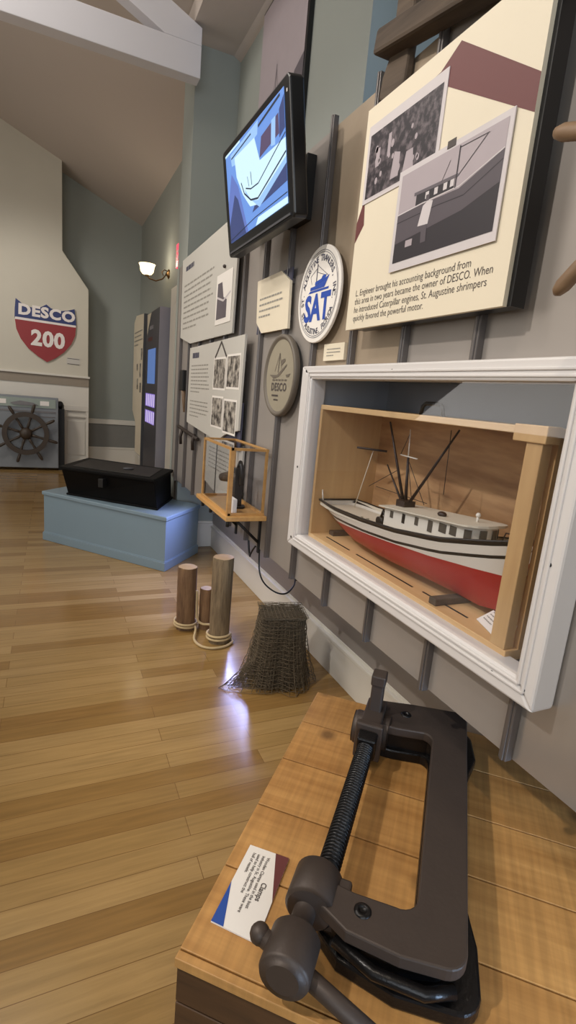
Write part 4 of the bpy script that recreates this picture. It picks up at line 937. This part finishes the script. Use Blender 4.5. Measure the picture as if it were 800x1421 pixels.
# ------------------------------------------------------------------ net draped over a block
NC = V((1.035, 2.185, 0))
t = thing('wood_block', NC, 'square dark block hidden under the draped fishing net', 'block')
na = V((.97, -.24, 0)).normalized(); nb = V((.24, .97, 0)).normalized()
fn = Fr(NC, na, nb)
m = MB(); P = [fn.p(a * w, b * w2, z) for z, w, w2 in ((0, .118, .095), (.336, .090, .070)) for a, b in ((-1, -1), (1, -1), (1, 1), (-1, 1))]
m.add(P, [(3, 2, 1, 0), (4, 5, 6, 7), (0, 1, 5, 4), (1, 2, 6, 5), (2, 3, 7, 6), (3, 0, 4, 7)]); m.build('body', 'netblock', t, bevel=.02, seg=3)
def netlayer(name, off, amp, seed, cell, flare, par, pull=.20):
    rnd = random.Random(seed); nu = int(.92 / cell); nz = int(.36 / cell) + 1; ph = [rnd.uniform(0, 6.3) for _ in range(4)]
    def ringp(u, r0):   # rounded square perimeter
        a = 2 * PI * u; c_, s_ = math.cos(a), math.sin(a); k = (abs(c_) ** 4 + abs(s_) ** 4) ** -.25
        return c_ * k, s_ * k
    vs = []; 
    for j in range(nz + 1):
        f = j / nz; z = .345 * (1 - f) + .006
        for i in range(nu):
            u_ = i / nu; cx, cy = ringp(u_, 1)
            fold = amp * f * (math.sin(u_ * 2 * PI * 6 + ph[0]) * .6 + math.sin(u_ * 2 * PI * 11 + ph[1]) * .4) + rnd.uniform(-.0035, .0035)
            spread = flare * f ** 3
            d = V((cx, cy)).normalized(); ex = (.092 + .026 * f) * cx + d.x * (off + fold + spread); ey = (.073 + .026 * f) * cy + d.y * (off + fold + spread)
            # a loose tail pulled out across the floor at the near left corner
            tail = max(0, math.cos(2 * PI * (u_ - .56))) ** 40 * max(0, f - .6) * pull * 1.3
            ex -= tail; ey -= tail * .25; zz = max(.003, z + rnd.uniform(-.004, .004) - tail * .05)
            vs.append(fn.p(ex, ey, zz))
    fs = [[j * nu + i, j * nu + (i + 1) % nu, (j + 1) * nu + (i + 1) % nu, (j + 1) * nu + i] for j in range(nz) for i in range(nu)]
    # top cover
    o = len(vs); ng = 12
    for a in range(ng + 1):
        for b in range(ng + 1): vs.append(fn.p((-1 + 2 * a / ng) * (.091 + off), (-1 + 2 * b / ng) * (.072 + off),   .349 + off + rnd.uniform(-.002, .002)))
    fs += [[o + a * (ng + 1) + b, o + (a + 1) * (ng + 1) + b, o + (a + 1) * (ng + 1) + b + 1, o + a * (ng + 1) + b + 1] for a in range(ng) for b in range(ng)]
    mm = MB(); mm.add(vs, fs); ob = mm.build(name, 'netcord', par)
    w_ = ob.modifiers.new('mesh', 'WIREFRAME'); w_.thickness = .0034; w_.use_even_offset = False
    return ob
t = thing('fishing_net', NC, 'brown fishing net draped over a block and trailing on the floor', 'net')
netlayer('net_layer', .006, .010, 3, .0105, .004, t); netlayer('net_layer', .012, .016, 5, .0115, .010, t); netlayer('net_layer', .018, .024, 8, .014, .022, t); netlayer('net_layer', .024, .03, 11, .022, .035, t, .30)

# ------------------------------------------------------------------ plank crate in front
e1 = V((.677, .736, 0)).normalized(); e2 = V((.736, -.677, 0)).normalized(); CO = V((.205, .765, 0))
def U(u_, v_, z): return CO + e1 * u_ + e2 * v_ + V((0, 0, z))
t = thing('wooden_crate', U(.5, .4, 0), 'honey coloured plank crate carrying the iron clamp', 'crate')
ZC = .35; LIM = 1.33
def clip(poly):      # the far corner stops at the wall
    out = []
    for (a, b) in zip(poly, poly[1:] + poly[:1]):
        ia, ib = a.x <= LIM, b.x <= LIM
        if ia: out.append(a)
        if ia != ib: k = (LIM - a.x) / (b.x - a.x); out.append(a + (b - a) * k)
    return out
def slab(m, u0, u1, v0, v1, z0, z1):
    q = clip([U(u0, v0, 0), U(u1, v0, 0), U(u1, v1, 0), U(u0, v1, 0)])
    f = Fr((0, 0, 0), (1, 0, 0), (0, 1, 0)); m.prism(f, [(p.x, p.y) for p in q], z0, z1)
VR = 1.02
for u0, u1 in ((-.002, .0155), (.019, .2165), (.2205, .4165), (.4205, .6135), (.6175, .8135), (.8175, 1.012)):
    m = MB(); slab(m, u0, u1, 0.0, VR, ZC - .022, ZC); m.build('top_plank', 'plankw', t, bevel=.0018)
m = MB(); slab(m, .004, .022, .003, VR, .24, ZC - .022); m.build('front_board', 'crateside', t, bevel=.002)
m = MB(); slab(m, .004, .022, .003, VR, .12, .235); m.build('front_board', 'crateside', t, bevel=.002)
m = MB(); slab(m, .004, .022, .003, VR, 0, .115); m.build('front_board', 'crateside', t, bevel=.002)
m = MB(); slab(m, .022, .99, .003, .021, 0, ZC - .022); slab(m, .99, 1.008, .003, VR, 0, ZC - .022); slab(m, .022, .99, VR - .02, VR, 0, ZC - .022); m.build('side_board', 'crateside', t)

# ------------------------------------------------------------------ iron clamp lying on the crate
t = thing('ship_clamp', U(.5, .38, ZC), 'huge dark iron screw clamp lying on the plank crate', 'clamp')
fu = Fr(CO, e2, e1)      # a -> v, b -> u, n = e2 x e1 = up
ZT2 = .46
if fu.n.z < 0: fu = Fr(CO, e1, e2); sw = False
else: sw = True
def uv(l): return [(v, u_) for u_, v in l] if sw else l
def arc(cu, cv, r, a0, a1, n=6): return [(cu + r * math.cos(math.radians(a0 + (a1 - a0) * k / n)), cv + r * math.sin(math.radians(a0 + (a1 - a0) * k / n))) for k in range(n + 1)]
outer = [(.882, .24), (.905, .34)] + arc(.885, .468, .045, 20, 90) + arc(.13, .472, .043, 90, 170) + [(.078, .40), (.085, .30), (.12, .235)]
inner = [(.175, .25), (.168, .30)] + arc(.205, .385, .035, 190, 90) + arc(.735, .385, .03, 90, 10) + [(.75, .31), (.748, .25)]
top = outer + inner
m = MB()
def cprism(m, pts, z0, z1): m.prism(fu, uv(pts), z0, z1)
cprism(m, top, ZT2 - .028, ZT2); m.build('top_flange', 'iron', t, bevel=.004)
web = [(.865, .25), (.885, .34)] + arc(.86, .455, .035, 20, 90) + arc(.15, .455, .033, 90, 170) + [(.10, .40), (.105, .30), (.13, .25)] + [(.165, .27), (.16, .31)] + arc(.19, .40, .03, 190, 90) + arc(.75, .40, .025, 90, 10) + [(.765, .32), (.76, .27)]
m = MB(); cprism(m, web, ZC + .03, ZT2 - .028); m.build('web', 'irondark', t)
low = [(.882, .25), (.905, .34)] + arc(.90, .49, .05, 20, 90, 6) + [(.82, .55), (.74, .53), (.70, .505), (.35, .505), (.30, .525), (.22, .545)] + arc(.13, .50, .05, 80, 170) + [(.07, .40), (.09, .29), (.13, .24)] + [(.175, .26), (.168, .30)] + arc(.205, .385, .035, 190, 90) + arc(.735, .385, .03, 90, 10) + [(.75, .31), (.748, .26)]
m = MB(); cprism(m, low, ZC, ZC + .034); m.build('bottom_flange', 'irondark', t, bevel=.006)
m = MB(); m.tube([U(.105, .28, ZC + .055), U(.075, .36, ZC + .055), U(.075, .45, ZC + .055), U(.10, .50, ZC + .055)], .012, 10); m.build('front_bead', 'irondark', t)
for u_, v in ((.135, .322), (.835, .328)):
    m = MB(); m.lathe(U(u_, v, ZT2), (0, 0, 1), [(.017, 0), (.017, .001), (.012, .004), (.008, .0035), (.008, .0005), (0, .0005)], 18); m.build('bolt_hole', 'irondark', t)
# threaded screw
zs = .435; vsx = .235; m = MB(); seg = 16; n = 150; vs = []; fs = []
u0, u1 = .19, .70
for i in range(n * 6 + 1):
    f = i / (n * 6); u_ = u0 + (u1 - u0) * f; ph = f * 52
    for k in range(seg):
        a = 2 * PI * k / seg; r = .0225 + .0028 * math.cos(2 * PI * ph + a); vs.append(U(u_, vsx + r * math.cos(a), zs + r * math.sin(a)))
fs = [[i * seg + k, (i + 1) * seg + k, (i + 1) * seg + (k + 1) % seg, i * seg + (k + 1) % seg] for i in range(n * 6) for k in range(seg)]
m.add(vs, fs, 0, True); m.build('screw_thread', 'irondark', t)
m = MB(); m.lathe(U(.115, .222, zs), e1, [(.044, 0), (.05, .006), (.05, .08), (.042, .088), (.026, .09)], 32); m.build('boss', 'iron', t)
m = MB(); m.box(0, 0, 0, 0, 0, 0); m = MB(); m.fbox(Fr(U(.12, .222, 0), e2, e1), 0.01, .07, 0, .075, zs - .04, ZT2 - .004); m.build('boss_lug', 'iron', t, bevel=.006)
m = MB(); m.lathe(U(-.015, .215, zs - .004), e1, [(.03, -.004), (.044, .0), (.047, .006), (.047, .075), (.038, .085), (.022, .088), (.022, .15)], 32); m.build('screw_head', 'iron', t)
ba, bb = U(.035, .152, zs + .004), U(-.03, .46, ZC + .025)
m = MB(); m.tube([ba, bb], .016, 14); m.ball(ba, .019); m.ball(bb, .019); m.build('tommy_bar', 'iron', t)
# swivel block and upright tang at the far end of the screw
m = MB(); fz = Fr(U(.70, .235, 0), e2, e1)
m.fbox(fz, -.04, .04, -.012, .012, ZC + .02, zs + .05); m.build('thrust_collar', 'iron', t, bevel=.005)
m = MB(); m.fbox(fz, -.028, .028, -.06, -.012, zs - .032, zs + .034); m.build('screw_nut', 'irondark', t, bevel=.006)
m = MB(); m.fbox(fz, -.03, .03, .012, .15, ZC + .02, ZT2 + .02); m.lathe(U(.775, .195, zs - .02), -e2, [(.05, -.01), (.05, .012), (.043, .018)], 26); m.lathe(U(.775, .275, zs - .02), -e2, [(.05, -.012), (.05, .012), (.043, .018)], 26); m.build('swivel_block', 'iron', t, bevel=.006)
m = MB(); m.fbox(fz, -.019, .019, .075, .115, ZT2 - .02, .59); m.fbox(fz, -.022, .022, .068, .122, .565, .60); m.build('tang', 'iron', t, bevel=.005)
# caption card with coloured corners
ca = Fr(U(.30, .035, ZC + .0012), e1 * -1, e2 * -1)
t = thing('caption_card', U(.21, .05, ZC), 'white caption card with blue and maroon corners beside the clamp', 'card')
def cw(p): return V((p[0], p[1], 0))
A, Bq, Cq, Dq = V((.424, .953, 0)), V((.497, .888, 0)), V((.357, .734, 0)), V((.286, .806, 0))
f0 = Fr(V((0, 0, ZC + .0008)), (1, 0, 0), (0, 1, 0))
xy = lambda *L_: [(p.x, p.y) for p in L_]
m = MB(); m.prism(f0, xy(A, Bq, Cq, Dq), 0, .0035); m.build('card', 'card', t)
m = MB(); m.flat(f0, xy(A.lerp(Bq, .66), Bq, Bq.lerp(Cq, .56)), .0042, 0); m.build('maroon_corner', 'maroon', t)
m = MB(); m.flat(f0, xy(Dq, Dq.lerp(Cq, .28), A.lerp(Dq, .52)), .0042, 0); m.build('blue_corner', 'blueink', t)
ux = (Cq - Bq).normalized(); vy = (Bq - A).normalized(); ft = Fr(A + V((0, 0, ZC + .0052)), ux, vy)
m = MB()
m.text('Clamps', .017, ft, .105, .062, 0, 'CENTER', 0, .9, .0003)
for i, s in enumerate(('Wooden Clamps used in the boat', 'industry in St. Augustine. These were', 'used to help construct the', 'hull of vessels.')):
    m.text(s, .0105, ft, .018, .050 - i * .0115, 0, 'LEFT', 0, .92, .0001)
m.build('lettering', 'ink', t)

# ------------------------------------------------------------------ light
def lamp(kind, loc, tgt, power, col, size=.3, sizey=None, spread=180, spot=60, blend=.5, long=None):
    d = bpy.data.lights.new(kind.lower() + '_light', kind); d.energy = power; d.color = col
    o = bpy.data.objects.new(kind.lower() + '_light', d); COL.objects.link(o); o.location = loc
    o.rotation_euler = (V(tgt) - V(loc)).to_track_quat('-Z', 'Y').to_euler()
    if long:
        z = (V(loc) - V(tgt)).normalized(); y = V(long).normalized(); y = (y - z * y.dot(z)).normalized(); x = y.cross(z)
        o.rotation_euler = Matrix((x, y, z)).transposed().to_euler()
    if kind == 'AREA':
        d.size = size; d.spread = math.radians(spread)
        if sizey: d.shape = 'RECTANGLE'; d.size_y = sizey
    elif kind == 'SPOT': d.spot_size = math.radians(spot); d.spot_blend = blend; d.shadow_soft_size = size
    else: d.shadow_soft_size = size
    return o
WARM = (1.0, .86, .68); NEUT = (1.0, .94, .87); COOL = (.46, .68, 1.0); DAY = (.86, .93, 1.0)
# ceiling track spots
lamp('SPOT', (-1.9, 1.0, 3.45), (.95, 1.25, 1.25), 300, NEUT, .06, spot=62, blend=.7)
lamp('SPOT', (-1.2, 2.6, 3.8), (.9, 2.6, 1.4), 95, NEUT, .06, spot=70, blend=.7)
lamp('SPOT', (-1.2, 4.4, 3.5), (.9, 3.6, 1.4), 95, NEUT, .06, spot=70, blend=.7)
lamp('SPOT', (-1.6, 6.2, 3.9), (-.1, 9.0, 1.6), 200, NEUT, .35, spot=65, blend=.7)
lamp('SPOT', (-.5, .2, 3.6), (.6, .9, .3), 70, WARM, .06, spot=50, blend=.7)
# added overhead fill, unseen, left of the view
lamp('AREA', (-2.4, 3.5, 4.0), (-1.4, 3.5, 0), 95, NEUT, 1.2, 5.0)
# added fill panels, unseen: cool behind the camera, neutral along the left wall
lamp('AREA', (-1.6, YB + .05, 2.4), (-1.6, 5, 2.6), 140, DAY, 4.0, 2.6)
lamp('AREA', (XL + .05, 5.5, 2.4), (2, 6.0, 3.2), 120, NEUT, 5.0, 2.4)
lamp('POINT', (XW - .27, 7.05, 2.9), (0, 0, 0), 5, WARM, .06)
# daylight through window_1 of the bay behind the sheets
lamp('AREA', (XW + .60, 1.81, 2.2), (XW - 1, 1.9, 2.0), 6, COOL, 1.2, 2.2)
lamp('AREA', (1.17, -1.0, .55), (1.17, 5, .55), 45, COOL, .3, .9)  # added cool strip inside the bay, no window there, to tint the pier base
# added slanted light strip, unseen in the bay, mirrored in the varnished floor
lamp('AREA', (1.31, 3.55, .90), (.3, 3.2, .3), 17, (.42, .48, 1.0), .05, 1.0, 120, long=(0, -.91, .37))
wd = bpy.data.worlds.new('daylight'); SC.world = wd; wd.use_nodes = True
bg = wd.node_tree.nodes['Background']; bg.inputs[0].default_value = (.55, .72, 1, 1); bg.inputs[1].default_value = .3

# ------------------------------------------------------------------ camera (rolled, pitched down, ultra-wide)
cam = bpy.data.cameras.new('camera'); co = bpy.data.objects.new('camera', cam); COL.objects.link(co); SC.camera = co
r0 = V((0.91120547, -0.40228384, 0.08872602)); r1 = V((-0.00733575, -0.23119056, -0.97288083)); r2 = V((0.41188685, 0.88584346, -0.21361316))
mt = Matrix((r0, -r1, -r2)).transposed().to_4x4(); mt.translation = (0, 0, 1.4); co.matrix_world = mt
cam.sensor_fit = 'VERTICAL'; cam.sensor_height = 36.0; cam.sensor_width = 36.0; cam.lens = 722.268 / 1421 * 36.0; cam.clip_start = .02; cam.clip_end = 100
vs_ = SC.view_settings; vs_.view_transform = 'Standard'; vs_.look = 'None'; vs_.gamma = 1; vs_.exposure = -0.4; vs_.use_curve_mapping = False
